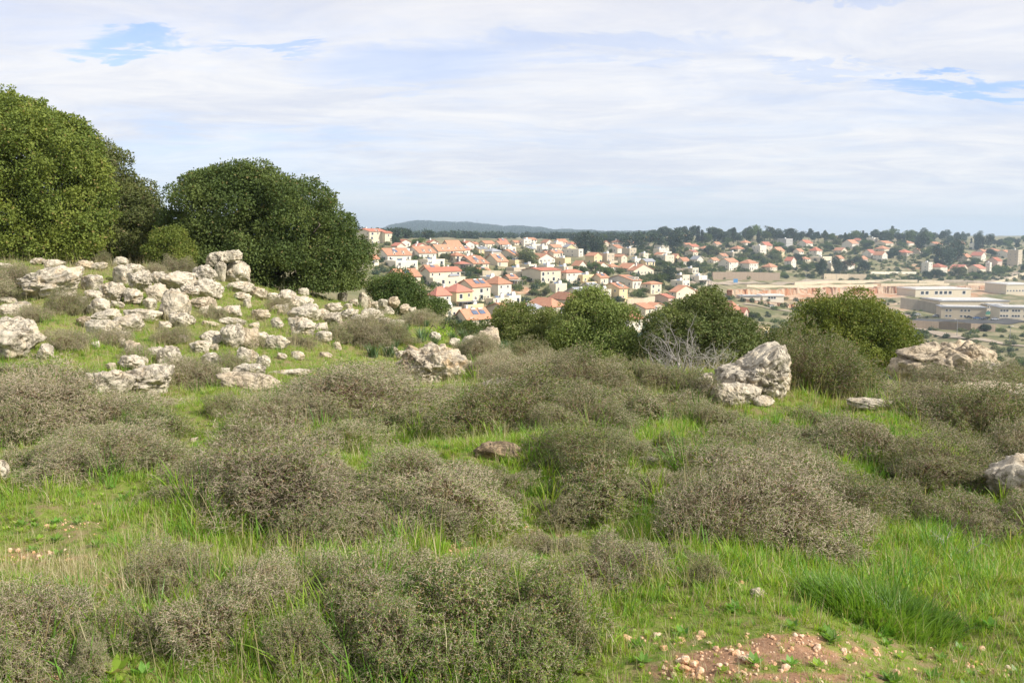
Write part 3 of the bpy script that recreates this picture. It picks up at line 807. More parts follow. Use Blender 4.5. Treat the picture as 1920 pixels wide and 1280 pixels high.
SHB = {0: [shrub_proto(21, 7000, 22000, .012, k=.66), shrub_proto(22, 6600, 26000, .012, k=.66)], 1: [shrub_proto(23, 4000, 52000, .0125, k=.66)],
       2: [shrub_proto(24, 5600, 38000, .012, k=.66), shrub_proto(25, 5400, 36000, .012, k=.66)]}
SL = [(515,945,390,826,0),(365,925,150,876,0),(640,925,170,870,0),(80,790,300,705,0),(200,800,260,735,0),(285,812,130,762,1),(60,885,220,805,2),(190,880,240,810,0),(290,880,160,832,2),(20,705,200,670,2),(115,725,180,682,2),
 (640,775,310,694,0),(540,800,200,740,0),(455,830,120,788,1),(740,800,200,742,2),(600,840,170,792,2),(960,812,260,730,1),(850,790,180,750,2),(1090,805,200,748,2),(1085,875,230,815,1),
 (1215,785,220,708,2),(1150,755,160,704,2),(1300,745,90,698,2),(930,705,130,668,0),(1010,722,180,675,0),(1090,732,160,676,2),(1160,712,110,678,1),(1235,715,120,680,2),
 (850,965,240,890,0),(800,905,190,842,2),(780,1005,200,935,0),(715,1025,200,962,0),(920,925,130,880,2),(1125,940,230,878,1),(1060,965,120,918,0),(1205,925,120,884,2),
 (1430,1000,360,872,0),(1330,1005,220,912,0),(1560,955,190,884,2),(1350,895,200,832,2),(1470,900,220,850,2),(1460,835,240,768,2),(1560,815,180,762,2),(1400,860,160,804,2),
 (1760,805,240,732,0),(1850,825,220,742,1),(1700,775,160,732,2),(1640,855,180,794,2),(1890,885,130,806,2),(1760,905,230,835,2),(1800,745,200,692,0),(1905,725,90,682,0),
 (1530,738,180,650,1),(1620,738,150,684,2),(1500,720,90,668,1),(1575,705,110,660,1),(860,1195,340,1072,1),(1000,1185,250,1076,1),(700,1165,250,1080,2),(760,1262,300,1158,1),(960,1262,240,1160,1),(620,1115,210,1054,2),(560,1235,160,1150,2),
 (400,1175,220,1096,2),(480,1125,160,1064,2),(300,1192,120,1138,2),(60,1205,220,1106,0),(20,1262,180,1178,0),(160,1255,100,1200,0),(1150,1085,210,1016,0),(1070,1135,120,1086,0),(1240,1060,90,1025,0),
 (1875,1005,200,930,0),(1800,1015,120,955,0),(1920,950,90,900,2),(695,645,104,598,0),(890,675,90,634,0),(985,682,95,648,1),(940,690,80,660,0),(1040,700,90,664,0),
 (30,535,100,500,0),(-10,560,100,520,0),(130,590,80,552,2),(200,650,80,624,0),(370,722,100,680,0),(335,515,80,486,0),(290,520,60,498,0),(440,700,60,668,2),(480,650,70,625,0),(520,585,60,562,0),
 (640,640,60,612,2),(740,640,80,610,2),(780,610,80,585,0),(560,650,50,628,0),(320,640,60,612,0),(250,680,60,655,2),(60,600,60,575,0),(400,600,50,576,0),(190,500,60,480,2),(20,640,60,600,0),
 (1340,800,110,758,2),(1250,850,110,815,1),(1040,1035,120,1000,0),(350,700,60,676,2),(815,748,90,724,2),(700,745,120,706,0),(895,745,80,722,2),(420,770,90,740,2),(1690,960,150,905,2),(1180,850,110,812,2),
 (330,1090,150,1030,2),(230,1200,140,1150,2),(560,1040,180,975,2),(1520,1060,160,1000,0),(1330,1090,90,1058,2),(20,830,120,770,2),(880,1110,220,1048,2),(760,1110,200,1050,2),(1060,1230,180,1160,1),(680,1225,200,1140,2),(1290,940,140,900,2),(1600,1010,120,960,0),(1480,930,180,868,2),(130,650,70,622,0)]
SNAME = {0: ('grey brown thorny shrub', 'grey brown'), 1: ('dull green thorny shrub', 'dull green'), 2: ('grey green thorny shrub', 'grey green')}
SLM = [(515, 880, 'the great grey dome shrub'), (330, 780, 'the green grass lane on the left'), (100, 950, 'the sunny grass clearing at the left'), (275, 715, 'the wide white boulder with black holes'), (815, 690, 'the big dark pitted rock'),
       (935, 840, 'the thatch covered brown rock'), (1215, 865, 'the small pale yellow stone'), (1400, 700, 'the tall white wedge rock'), (1630, 755, 'the low flat white slab'), (1790, 680, 'the long grey outcrop'),
       (1900, 895, 'the grey rock at the right edge'), (1650, 1150, 'the lush grass tuft'), (1420, 1110, 'the small white stone in trodden grass'), (1400, 1225, 'the bare red soil patch'), (870, 1030, 'the small red soil hollow'),
       (60, 1275, 'the lower left corner'), (420, 500, 'the boulder pile'), (575, 600, 'the oak boulders'), (740, 565, 'the boulder bank'), (970, 930, 'the green hollow in the middle'), (900, 640, 'the blue green leafy clumps'), (700, 830, 'the green strip in the middle'), (1290, 800, 'the grass lane below the wedge rock')]
sr = random.Random(4)
_keep = LANDMARKS
def shrub_at(px, pyc, wpx, top, tone, pyshift=0):
    X, Y, Z = locate(px, min(pyc, 1276), 2.3, 45)
    W = wpx * Y / FPX
    a, s = ray(px, top)
    H = max(EYE + float(s) * Y - Z, .12)
    st, fo = sr.choice((SHB if W > .85 else SHR)[tone])
    global LANDMARKS
    LANDMARKS = SLM
    size = 'large' if W > 1.0 else ('small' if W < .55 else 'medium')
    lab = unique_label(size, px, (pyc + top) / 2, SNAME[tone][0]) if (px, pyc) != (515, 945) else 'great grey brown dome shaped thorny shrub left of the middle'
    LANDMARKS = _keep
    t = thing('thorny_shrub', lab, 'shrub', (X, Y, Z - .02), sr.uniform(0, 6.28), 'thorny shrubs on the meadow')
    t.scale = (W * 1.05, W * sr.uniform(.85, 1.05), H * 2.1)
    link('stems', st, t); link('foliage', fo, t)
    return t
SHXY = []
for s in SL:
    o_ = shrub_at(*s); SHXY.append((o_.location.x, o_.location.y, o_.scale[0]))

# ------------------------------------------------------------------ bare pale thorn bush and a dead branch
def bare_bush(seed, n, height, spread, r0=.012):
    rs = np.random.RandomState(seed); P0 = []; P1 = []; R0 = []; R1 = []
    def grow(p, d, L, r, depth):
        for k in range(3):
            d = nrm(d + rs.normal(0, .28, 3)); q = p + d * L / 3
            P0.append(p); P1.append(q); R0.append(r); R1.append(r * .82); p = q; r *= .82
            if depth > 0 and rs.rand() < .85:
                grow(p, nrm(d + rs.normal(0, .75, 3)), L * rs.uniform(.45, .7), r * .7, depth - 1)
        if depth > 0: grow(p, d, L * .6, r, depth - 1)
    for i in range(n):
        a = rs.uniform(0, 6.28); tl = rs.uniform(.2, 1.0) * spread
        grow(np.array([rs.normal(0, .06), rs.normal(0, .06), -.02]), nrm(np.array([math.cos(a) * tl, math.sin(a) * tl, 1.0])), height * rs.uniform(.35, .62), r0 * rs.uniform(.6, 1.1), 3)
    V, F = tubes(P0, P1, np.array(R0), np.array(R1), 5)
    return npmesh('branches', V, [F], [MATS['branch_grey']], [0], True)
for px, py, hpx, lab, n, sd in [(1290, 715, 105, 'bare pale grey thorn bush in front of the dark tree', 11, 3), (1240, 712, 66, 'low bare thorn bush left of the tall bare one', 8, 4), (1350, 700, 60, 'small bare thorn bush behind the wedge rock', 6, 6)]:
    X, Y, Z = locate(px, py, 2.4, 20)
    H = hpx * Y / FPX
    o = link('bare_bush', bare_bush(sd, n, H * 1.05, .9, .009)); o.location = (X, Y + .3, Z); tag(o, lab, 'bush', 'bare thorn bushes')
X, Y, Z = locate(1785, 1035, 2.3, 12)
o = link('dead_branch', bare_bush(9, 2, .30, 1.0, .007)); o.location = (X, Y, Z); tag(o, 'crooked dead branch sticking out of the grass on the right', 'branch')

# ------------------------------------------------------------------ grass (uncountable): instanced tufts on scattered points
def tuft(seed, nb, h, wd, spread, mat, lean=.5, seg=3, stiff=1.0):
    rs = np.random.RandomState(seed); pt = Parts()
    a = rs.uniform(0, 6.28, nb); rad = rs.uniform(0, spread, nb)
    base = np.stack([np.cos(a) * rad, np.sin(a) * rad, np.full(nb, -.01)], -1)
    dirh = nrm(np.stack([np.cos(a + rs.normal(0, .8, nb)), np.sin(a + rs.normal(0, .8, nb)), np.zeros(nb)], -1))
    H = h * rs.uniform(.55, 1.15, nb); ln = rs.uniform(.1, 1, nb) * lean
    side = nrm(np.cross(dirh, np.array([[0, 0, 1.]]))) * rs.choice([-1, 1], nb)[:, None]
    side = nrm(side + dirh * rs.normal(0, .6, nb)[:, None])
    rings = []
    for k in range(seg + 1):
        t = k / seg
        c = base + np.array([[0, 0, 1.]]) * (H * (t - .25 * ln * t * t))[:, None] + dirh * (H * ln * t ** 1.8)[:, None]
        ww = wd * (1 - t) ** .7 * .5 + wd * .04
        rings.append(c - side * ww); rings.append(c + side * ww)
    V = np.stack(rings, 1).reshape(-1, 3); nv = 2 * (seg + 1)
    b = (np.arange(nb) * nv)[:, None]
    F = np.concatenate([b + np.array([[2 * k, 2 * k + 1, 2 * k + 3, 2 * k + 2]]) for k in range(seg)])
    me = npmesh('tuft', V, [F], [MATS[mat]], [0], False)
    return bpy.data.objects.new('grass_tuft', me)
def scatter(name, pts, rot, scl, protos, label=None, cat=None):
    """one object: a point cloud mesh with a geometry-nodes instancer"""
    me = bpy.data.meshes.new(name); me.vertices.add(len(pts)); me.vertices.foreach_set('co', np.asarray(pts, np.float32).ravel())
    a = me.attributes.new('rot', 'FLOAT_VECTOR', 'POINT'); a.data.foreach_set('vector', np.asarray(rot, np.float32).ravel())
    a = me.attributes.new('scl', 'FLOAT', 'POINT'); a.data.foreach_set('value', np.asarray(scl, np.float32).ravel())
    o = link(name, me)
    ng = bpy.data.node_groups.new(name + '_scatter', 'GeometryNodeTree')
    ng.interface.new_socket('Geometry', in_out='INPUT', socket_type='NodeSocketGeometry')
    ng.interface.new_socket('Geometry', in_out='OUTPUT', socket_type='NodeSocketGeometry')
    N = ng.nodes; L = ng.links
    gi = N.new('NodeGroupInput'); go = N.new('NodeGroupOutput')
    j = N.new('GeometryNodeJoinGeometry')
    for p in protos:
        oi = N.new('GeometryNodeObjectInfo'); oi.inputs['Object'].default_value = p; oi.inputs['As Instance'].default_value = True
        L.new(oi.outputs['Geometry'], j.inputs[0])
    ip = N.new('GeometryNodeInstanceOnPoints'); ip.inputs['Pick Instance'].default_value = True
    L.new(gi.outputs[0], ip.inputs['Points']); L.new(j.outputs[0], ip.inputs['Instance'])
    r = N.new('GeometryNodeInputNamedAttribute'); r.data_type = 'FLOAT_VECTOR'; r.inputs[0].default_value = 'rot'
    s = N.new('GeometryNodeInputNamedAttribute'); s.data_type = 'FLOAT'; s.inputs[0].default_value = 'scl'
    L.new(r.outputs[0], ip.inputs['Rotation']); L.new(s.outputs[0], ip.inputs['Scale'])
    L.new(ip.outputs[0], go.inputs[0])
    mod = o.modifiers.new('scatter', 'NODES'); mod.node_group = ng
    tag(o, label, cat, kind='stuff')
    return o
gr = np.random.RandomState(77)
# patches of taller or lusher grass: px, py, rx, ry, height gain
TALL = [(1640,1140,130,60,2.6),(1560,1080,90,40,1.2),(400,1030,160,50,1.0),(1780,1000,130,45,1.5),(1850,1090,120,50,1.3),(1000,930,60,45,1.0),(620,1090,60,40,1.2),(470,1160,110,50,1.3),(620,1200,120,60,1.4),(560,980,90,30,1.0),
        (700,830,60,30,.8),(1680,860,70,50,1.3),(1260,1020,60,30,.9),(900,1010,40,25,.9),(1240,800,60,25,.4),(1420,1060,160,30,.8),(110,900,150,30,.5),(720,1000,60,60,.7),(230,985,60,30,.9),(1110,1180,90,40,.5),(1230,1210,120,30,.4),(840,1210,200,50,.6)]
SHORT = [(100,1000,180,50,.45),(350,780,70,50,.3),(1400,1180,260,40,.3),(1500,1240,350,40,.5),(1080,1020,90,30,.4)]
DRY = [(160,1090,200,40,.6),(240,600,260,60,.25),(80,520,120,40,.7),(300,505,150,25,.7),(450,600,250,60,.2),(700,640,150,40,.3),(1500,1255,300,40,.35),(960,1020,100,30,.35),(1120,1080,120,40,.4),(400,1110,200,50,.4),(620,780,300,60,.25),(1100,740,350,40,.35),(1700,740,250,40,.35),(250,1000,200,30,.3),(1000,1250,200,40,.3)]
def field(px, py, lst):
    o = np.zeros_like(px)
    for c in lst: o += in_ell(px, py, *c[:4]) * c[4]
    return o
def gpoints(y0, y1, dens):
    wl, wr = -.66 * y1 - 2.6, .66 * y1 + 2.6
    n = int(dens * (wr - wl) * (y1 - y0))
    x = gr.uniform(wl, wr, n); y = gr.uniform(y0, y1, n)
    k = np.abs(x) < .62 * y + 2.6
    return x[k], y[k]
LAYERS = {'short': [], 'tall': [], 'dry': [], 'lush': []}
for y0, y1, dens, sc in [(2.3, 4.5, 1250, .95), (4.5, 7, 850, 1.15), (7, 11, 480, 1.4), (11, 16, 250, 1.8), (16, 24, 110, 2.3), (24, 38, 50, 3.0)]:
    x, y = gpoints(y0, y1, dens); z = ground(x, y)
    px, py, soil, _ = masks(x, y, z)
    if y0 >= 16:
        k = (px < 980 + 0 * x) | (y < 18)
        x, y, z, px, py, soil = [q[k] for q in (x, y, z, px, py, soil)]
    clump = np.zeros_like(x)
    for kx, ky, ph, am in _W[11:]: clump += np.sin(kx * x * 1.3 + ky * y * 1.3 + ph)
    clump = clump / 5
    keep = gr.rand(len(x)) > np.clip(soil * .85 - .12, 0, .72)
    keep &= (clump + gr.normal(0, .8, len(x))) > -1.0
    dry = gr.rand(len(x)) < np.clip(field(px, py, DRY) + .11, 0, .9)
    tall = field(px, py, TALL); short = field(px, py, SHORT)
    s = .92 * sc * (1 + .28 * clump * .5) * (1 - np.clip(short, 0, .6)) * gr.uniform(.65, 1.25, len(x)) / (sc ** .35)
    nearb = np.zeros_like(x)
    for bx, by, bw in SHXY:
        dd_ = np.hypot(x - bx, y - by) / bw
        nearb = np.maximum(nearb, np.exp(-((dd_ - .52) / .20) ** 2))
    for q_ in rock_objs:
        if q_[6] > .25: nearb = np.maximum(nearb, .9 * np.exp(-((np.hypot(x - q_[4], y - q_[5]) / q_[6] - .55) / .22) ** 2))
    tall = tall * .6 + nearb * .25
    s = s * (1 + .1 * nearb)
    inb = np.zeros(len(x))
    for bx, by, bw in SHXY: inb = np.maximum(inb, np.hypot(x - bx, y - by) < bw * .46)
    thr = (inb > 0) & (gr.rand(len(x)) < .12) & (y0 < 12)
    s = np.where(thr, s * 1.25, s); tall = np.where(thr, 1.4, tall)
    u_ = gr.rand(len(x)) * np.where(thr, .5, 1)
    istall = keep & ~dry & (u_ < np.clip(tall * .42, 0, .55))
    isdry = keep & dry & (u_ < .75)
    isshort = keep & ~dry & ~istall
    for nm, mk in (('short', isshort), ('tall', istall), ('dry', isdry)):
        LAYERS[nm].append(np.stack([x[mk], y[mk], z[mk], s[mk] * (1 + (np.clip(tall[mk], 0, 2) * .16))], -1))
T_SHORT = [tuft(1, 18, .05, .0040, .035, 'grass_blade', 1.0, 2), tuft(2, 16, .065, .0040, .03, 'grass_blade', .9, 2), tuft(3, 20, .038, .0045, .04, 'grass_blade', 1.3, 2), tuft(4, 14, .055, .004, .03, 'grass_lush', 1.1, 2)]
T_TALL = [tuft(5, 14, .11, .0052, .04, 'grass_blade', .9, 4), tuft(6, 12, .13, .0055, .04, 'grass_lush', .9, 4), tuft(7, 14, .09, .0050, .045, 'grass_blade', 1.1, 4), tuft(8, 10, .14, .0052, .035, 'grass_blade', .7, 4)]
T_DRY = [tuft(9, 12, .07, .0030, .035, 'grass_dry', 1.1, 3), tuft(10, 7, .13, .0028, .04, 'grass_dry', .8, 3), tuft(11, 14, .045, .0033, .045, 'grass_dry', 1.5, 2), tuft(12, 4, .26, .0024, .05, 'grass_dry', .35, 3)]
for nm, protos, obname in (('short', T_SHORT, 'grass'), ('tall', T_TALL, 'tall_grass'), ('dry', T_DRY, 'dry_grass')):
    A = np.concatenate(LAYERS[nm])
    rot = np.stack([gr.normal(0, .12, len(A)), gr.normal(0, .12, len(A)), gr.uniform(0, 6.28, len(A))], -1)
    scatter(obname, A[:, :3], rot, A[:, 3], protos, {'grass': 'short bright green grass over the meadow', 'tall_grass': 'taller green grass blades between the shrubs', 'dry_grass': 'straw coloured dry grass scattered on the slope'}[obname], 'grass')
    print(obname, len(A))
x, y = gpoints(2.3, 9, 900); z = ground(x, y); _, _, soil, _ = masks(x, y, z)
k = gr.rand(len(x)) < np.clip(soil * 1.6 - .2, 0, 1) + .015
A = np.stack([x[k], y[k], z[k] + .001], -1)
clod = [bpy.data.objects.new('gravel_bit', m_) for m_ in stone_meshes]
scatter('gravel', A, gr.uniform(0, 6.28, (len(A), 3)), gr.choice([.006, .009, .013, .02], len(A), p=[.4, .3, .2, .1]) * gr.uniform(.7, 1.3, len(A)), clod, 'loose gravel and clods of red soil', 'gravel')
aa = np.linspace(0, 6.28, 10)[:-1]; U_ = nrm(np.stack([np.cos(aa), np.sin(aa), np.tile([.25, .7, 1.1], 3)], -1)); W_w = nrm(np.cross(U_, np.array([[0, 0, 1.]])))
V, F = leaves(np.zeros((9, 3)), U_, W_w, .028, .014); weed = bpy.data.objects.new('weed_bit', npmesh('weed', V, [F], [MATS['grass_lush']], [0]))
V, F = leaves(np.zeros((9, 3)), U_, W_w, .02, .012); weed2 = bpy.data.objects.new('weed_bit', npmesh('weed', V, [F], [MATS['grass_blade']], [0]))
x, y = gpoints(2.3, 9, 60); z = ground(x, y)
scatter('weeds', np.stack([x, y, z + .004], -1), np.stack([np.zeros(len(x)), np.zeros(len(x)), gr.uniform(0, 6, len(x))], -1), gr.uniform(.6, 1.8, len(x)), [weed, weed2], 'small broad leaved weeds among the grass', 'weeds')
# the lush grass tuft lower right, its own thing
pt = Parts()
X, Y, Z = locate(1650, 1165, 2.3, 12)
rsl = np.random.RandomState(3)
def lush(nb, R, H, wd, seed):
    rs = np.random.RandomState(seed)
    a = rs.uniform(0, 6.28, nb); rad = R * np.sqrt(rs.rand(nb))
    x = np.cos(a) * rad; y = np.sin(a) * rad * .7
    base = np.stack([x, y, ground(X + x, Y + y) - Z - .01], -1)
    dirh = nrm(np.stack([x + rs.normal(0, .25, nb) * R - .08 * R, y + rs.normal(0, .25, nb) * R, np.zeros(nb)], -1))
    hh = H * rs.uniform(.5, 1.1, nb) * (1.1 - .55 * rad / R); ln = rs.uniform(.15, .8, nb)
    side = nrm(np.cross(dirh, np.array([[0, 0, 1.]])) + dirh * rs.normal(0, .6, nb)[:, None])
    rings = []; seg = 5
    for k in range(seg + 1):
        t = k / seg
        c = base + np.array([[0, 0, 1.]]) * (hh * (t - .35 * ln * t * t))[:, None] + dirh * (hh * ln * t ** 1.7)[:, None]
        ww = wd * (1 - t) ** .7 * .5 + wd * .04
        rings.append(c - side * ww); rings.append(c + side * ww)
    V = np.stack(rings, 1).reshape(-1, 3); nv = 2 * (seg + 1); b = (np.arange(nb) * nv)[:, None]
    return V, np.concatenate([b + np.array([[2 * k, 2 * k + 1, 2 * k + 3, 2 * k + 2]]) for k in range(seg)])
V, F = lush(2600, .33, .20, .007, 8)
o = link('grass_tuft', npmesh('grass_tuft', V, [F], [MATS['grass_lush']], [0])); o.location = (X, Y, Z)
tag(o, 'lush dark green grass tuft beside the bare red soil', 'grass tuft')
# blue green leafy clumps (asphodel) on the brow
asp = tuft(31, 60, .42, .022, .10, 'asphodel_leaf', .55, 4).data
ar = random.Random(8)
for k, (px, py) in enumerate([(770,600),(800,612),(830,625),(790,640),(850,640),(870,655),(885,648),(900,660),(920,668),(940,660),(948,650),(955,668),(960,640),(815,650),(740,655),(765,668),(730,670),(715,650),(700,670),(845,610),(760,625),(870,625),(780,590)]):
    X, Y, Z = locate(px, py, 5, 34)
    o = link('leafy_clump', asp if k == 0 else asp); o.location = (X, Y, Z); s = ar.uniform(.45, .8) * (1.4 if px in (940, 948, 955) else 1)
    o.scale = (s * 1.3, s * 1.3, s); o.rotation_euler = (0, 0, ar.uniform(0, 6))
    tag(o, unique_label('blue green strap leaved', px, py, 'clump'), 'plant', 'blue green strap leaved clumps on the brow')
# broad leaved rosettes at the bottom edge
rs_ = np.random.RandomState(2)
for px, py, lab in [(545, 1268, 'broad leaved green seedling at the bottom under the shrubs'), (590, 1274, 'second broad leaved seedling right of the taller one'), (215, 1268, 'light green broad leaved seedling near the lower left corner')]:
    X, Y, Z = locate(px, py, 2.2, 6)
    C = np.zeros((7, 3)); aa = np.linspace(0, 6.28, 8)[:7]
    U_ = nrm(np.stack([np.cos(aa), np.sin(aa), np.full(7, .9)], -1)); W_ = nrm(np.cross(U_, np.array([[0, 0, 1.]])))
    V, F = leaves(C, U_, W_, rs_.uniform(.05, .08, 7), .035)
    o = link('seedling', npmesh('seedling', V, [F], [MATS['grass_blade']], [0])); o.location = (X, Y, Z + .005); tag(o, lab, 'plant')

# ------------------------------------------------------------------ near trees
def crown_mesh(lobes, n, leaf, seed, mat, clump=.32, name='crown', zmin=-9e9, ragged=.25):
    """lobes: (cx,cy,cz,rx,ry,rz) metres"""
    rs = np.random.RandomState(seed); Lb = np.array(lobes, float)
    Lb[:, 3:] = np.maximum(Lb[:, 3:] - clump * .42, Lb[:, 3:] * .5)
    area = Lb[:, 3] * Lb[:, 5] + Lb[:, 4] * Lb[:, 5] + Lb[:, 3] * Lb[:, 4]
    # clump centres sit on the lobes' skins and some way inside
    nc = int(max(30, area.sum() * 2.7 / (clump ** 2)))
    li = rs.choice(len(Lb), nc, p=area / area.sum())
    d = nrm(rs.normal(size=(nc, 3)))
    rad = np.where(rs.rand(nc) < .72, rs.uniform(.84, 1.08, nc), rs.uniform(.4, .84, nc))
    c = Lb[li, :3] + d * Lb[li, 3:] * rad[:, None]
    inside = np.zeros(nc, bool)
    for k in range(len(Lb)):
        q = (((c - Lb[k, :3]) / Lb[k, 3:]) ** 2).sum(1)
        inside |= (q < .45) & (li != k)
    c = c[~inside]; dd = d[~inside]; nc = len(c)
    cr = clump * rs.choice([.45, .7, 1.0, 1.3], nc, p=[.3, .3, .25, .15]) * rs.uniform(.85, 1.2, nc)
    # sprigs that stick out past the skin
    ns = int(nc * .8); si = rs.randint(0, nc, ns)
    c = np.concatenate([c, c[si] + dd[si] * (clump * rs.uniform(.6, 1.05, ns))[:, None]]); dd = np.concatenate([dd, dd[si]]); cr = np.concatenate([cr, clump * rs.uniform(.14, .28, ns)]); nc += ns
    per = rs.choice(nc, n, p=cr ** 2 / (cr ** 2).sum())
    ld = nrm(rs.normal(size=(n, 3)) + dd[per] * .5 + np.array([0, 0, .25]))
    lr = cr[per] * np.where(rs.rand(n) < .8, rs.uniform(.75, 1.05, n), rs.uniform(.2, .8, n))
    lr *= np.where(rs.rand(n) < .03, 1 + ragged * rs.rand(n), 1)
    P = c[per] + ld * lr[:, None] * np.array([1.1, 1.1, .85])
    k = P[:, 2] > zmin; P = P[k]; ld = ld[k]; n = len(P)
    U_ = nrm(ld * .55 + rs.normal(0, .8, (n, 3)) + np.array([0, 0, .15])); W_ = nrm(np.cross(U_, nrm(ld + rs.normal(0, .5, (n, 3)))))
    V, F = leaves(P, U_, W_, leaf * rs.uniform(.7, 1.35, n), leaf * rs.uniform(.45, .75, n))
    return npmesh(name, V, [F], [MATS[mat]], [0])
def trunk_mesh(h, r, lobes, seed, mat='bark', nb=9):
    rs = np.random.RandomState(seed); P0, P1, R0, R1 = [], [], [], []
    Lb = np.array(lobes, float)
    p = np.array([0, 0, -.3]); q = np.array([rs.normal(0, .1), rs.normal(0, .1), h])
    P0.append(p); P1.append(q); R0.append(r * 1.3); R1.append(r)
    for k in range(nb):
        L = Lb[rs.randint(len(Lb))]
        e = L[:3] + rs.uniform(-.6, .6, 3) * L[3:]
        m = q + (e - q) * .5 + rs.normal(0, .15, 3)
        P0 += [q, m]; P1 += [m, e]; R0 += [r * .6, r * .35]; R1 += [r * .35, r * .1]
        for _ in range(5):
            e2 = m + (e - m) * rs.uniform(.2, 1) ; f = e2 + rs.uniform(-.45, .45, 3) * L[3:]
            P0.append(e2); P1.append(f); R0.append(r * .16); R1.append(r * .04)
    V, F = tubes(P0, P1, np.array(R0), np.array(R1), 7)
    return npmesh('trunk', V, [F], [MATS[mat]], [0], True)
def near_tree(name, label, px, py_base, Y, lobes_px, n, leaf, seed, mat, clump=.32, cat='tree', trunk_r=.14):
    """lobes_px: (px, py, rx_px, rz_px, depth offset m, depth radius m)"""
    a, s = ray(px, py_base)
    X = float(a) * Y; Zg = float(ground(X, Y))
    L = []
    for (lx, ly, rx, rz, dy, ry) in lobes_px:
        YY = Y + dy
        a2, s2 = ray(lx, ly)
        L.append((float(a2) * YY - X, dy, EYE + float(s2) * YY - Zg, rx * YY / FPX, ry, rz * YY / FPX))
    rl = random.Random(seed * 7 + 1)
    for l in list(L):
        for _ in range(6 if cat == 'tree' else 3):
            d = nrm(np.array([rl.gauss(0, 1), rl.gauss(0, 1), rl.gauss(.35, 1)])); f = rl.uniform(.20, .36)
            L.append((l[0] + d[0] * l[3] * .76, l[1] + d[1] * l[4] * .76, l[2] + d[2] * l[5] * .76, l[3] * f + .1, l[4] * f + .1, l[5] * f + .1))
    t = thing(name, label, cat, (X, Y, Zg))
    link('crown', crown_mesh(L, n, leaf, seed, mat, clump, zmin=.02), t)
    hh = min(l[2] for l in L[:len(lobes_px)])
    link('trunk', trunk_mesh(max(.25, hh * .5), trunk_r, L, seed), t)
    return t
near_tree('oak_tree', 'tallest tree with bright olive green crown at the left edge', 60, 500, 31.0,
  [(-30,330,120,150,0,2.6),(40,270,70,85,.3,2.0),(95,330,85,105,-.3,2.2),(20,420,110,80,-.8,1.8),(140,420,60,75,-.6,1.4),(-60,230,100,70,.4,2),(90,455,80,40,-1,1.2),(110,270,45,45,.8,1.4)], 170000, .095, 11, 'oak_leaf_yellow', .50)
near_tree('oak_tree', 'grey green open crowned tree just right of the tallest one', 220, 495, 33.5,
  [(185,380,55,82,0,1.8),(230,405,56,72,.3,1.8),(258,385,28,48,.3,1.1),(215,450,85,48,-.5,1.5),(160,310,40,50,.6,1.2),(265,425,40,60,-.2,1.2),(205,330,35,45,.3,1.1)], 90000, .085, 12, 'oak_leaf_grey', .40)
near_tree('round_bush', 'yellow green rounded bush at the foot between the two oaks', 325, 500, 28.5,
  [(325,468,38,38,0,.8),(305,480,24,24,-.1,.6),(345,484,22,22,-.1,.6)], 20000, .06, 13, 'oak_leaf_yellow', .2, 'bush', .05)
near_tree('oak_tree', 'wide dark green domed tree behind the balanced slab', 500, 535, 31.5,
  [(400,400,85,78,0,2.2),(470,385,80,68,.2,2.4),(550,410,75,75,0,2.3),(600,470,62,80,-.2,1.9),(450,480,110,60,-1.0,1.6),(540,510,90,55,-1.0,1.5),(372,445,46,56,0,1.3),(632,508,42,52,-.3,1.4),(600,545,60,35,-.9,1.1),(664,505,30,46,0,1.0)], 200000, .085, 14, 'oak_leaf', .46)
near_tree('oak_bush', 'low dark rounded bush among the boulders right of the domed tree', 755, 565, 36,
  [(735,545,38,30,0,1.0),(775,562,42,26,-.2,.9),(810,578,26,16,-.3,.6),(750,530,24,18,.2,.7)], 30000, .07, 15, 'oak_leaf', .32, 'bush', .06)
near_tree('oak_tree', 'small olive green tree left of the three below the houses', 985, 655, 27,
  [(960,622,48,44,0,1.1),(1005,612,46,42,.1,1.1),(985,645,66,36,-.3,1.0),(1042,640,32,38,.1,.9)], 52000, .06, 16, 'oak_leaf_light', .30, trunk_r=.08)
near_tree('oak_tree', 'green spreading tree in the middle of the three below the houses', 1125, 690, 25,
  [(1105,605,52,44,0,1.1),(1145,620,48,45,.1,1.1),(1085,650,50,40,-.2,1.0),(1150,660,52,38,-.2,1.0),(1115,680,60,30,-.4,.8),(1070,625,30,34,0,.7),(1120,580,30,22,.2,.8)], 75000, .06, 17, 'oak_leaf_light', .33, trunk_r=.09)
near_tree('oak_tree', 'dark bushy tree behind the bare thorn bush', 1310, 700, 24,
  [(1310,595,52,44,0,1.0),(1265,625,55,45,0,1.1),(1355,620,55,44,.1,1.1),(1330,660,80,42,-.4,1.1),(1235,650,38,44,.1,.8),(1395,645,32,34,.2,.7),(1280,680,70,28,-.5,.7),(1320,570,30,18,.2,.6)], 90000, .058, 18, 'oak_leaf_grey', .30, trunk_r=.09)
near_tree('oak_tree', 'large yellow green bushy tree between the wedge rock and the outcrop', 1600, 700, 26,
  [(1560,600,58,40,0,1.1),(1620,615,62,46,.1,1.2),(1540,640,60,40,-.1,1.1),(1650,645,52,44,0,1.1),(1590,665,85,36,-.4,1.1),(1690,660,30,36,.1,.8),(1510,620,32,30,.2,.8),(1600,580,40,22,.2,.8)], 100000, .06, 19, 'oak_leaf_yellow', .32, trunk_r=.09)
near_tree('scrub_bush', 'thin pale green bush right of the dark bushy tree', 1440, 690, 28,
  [(1450,655,28,40,0,.7),(1470,640,24,30,.2,.6),(1430,680,26,24,-.2,.5)], 7000, .055, 20, 'oak_leaf_grey', .2, 'bush', .05)
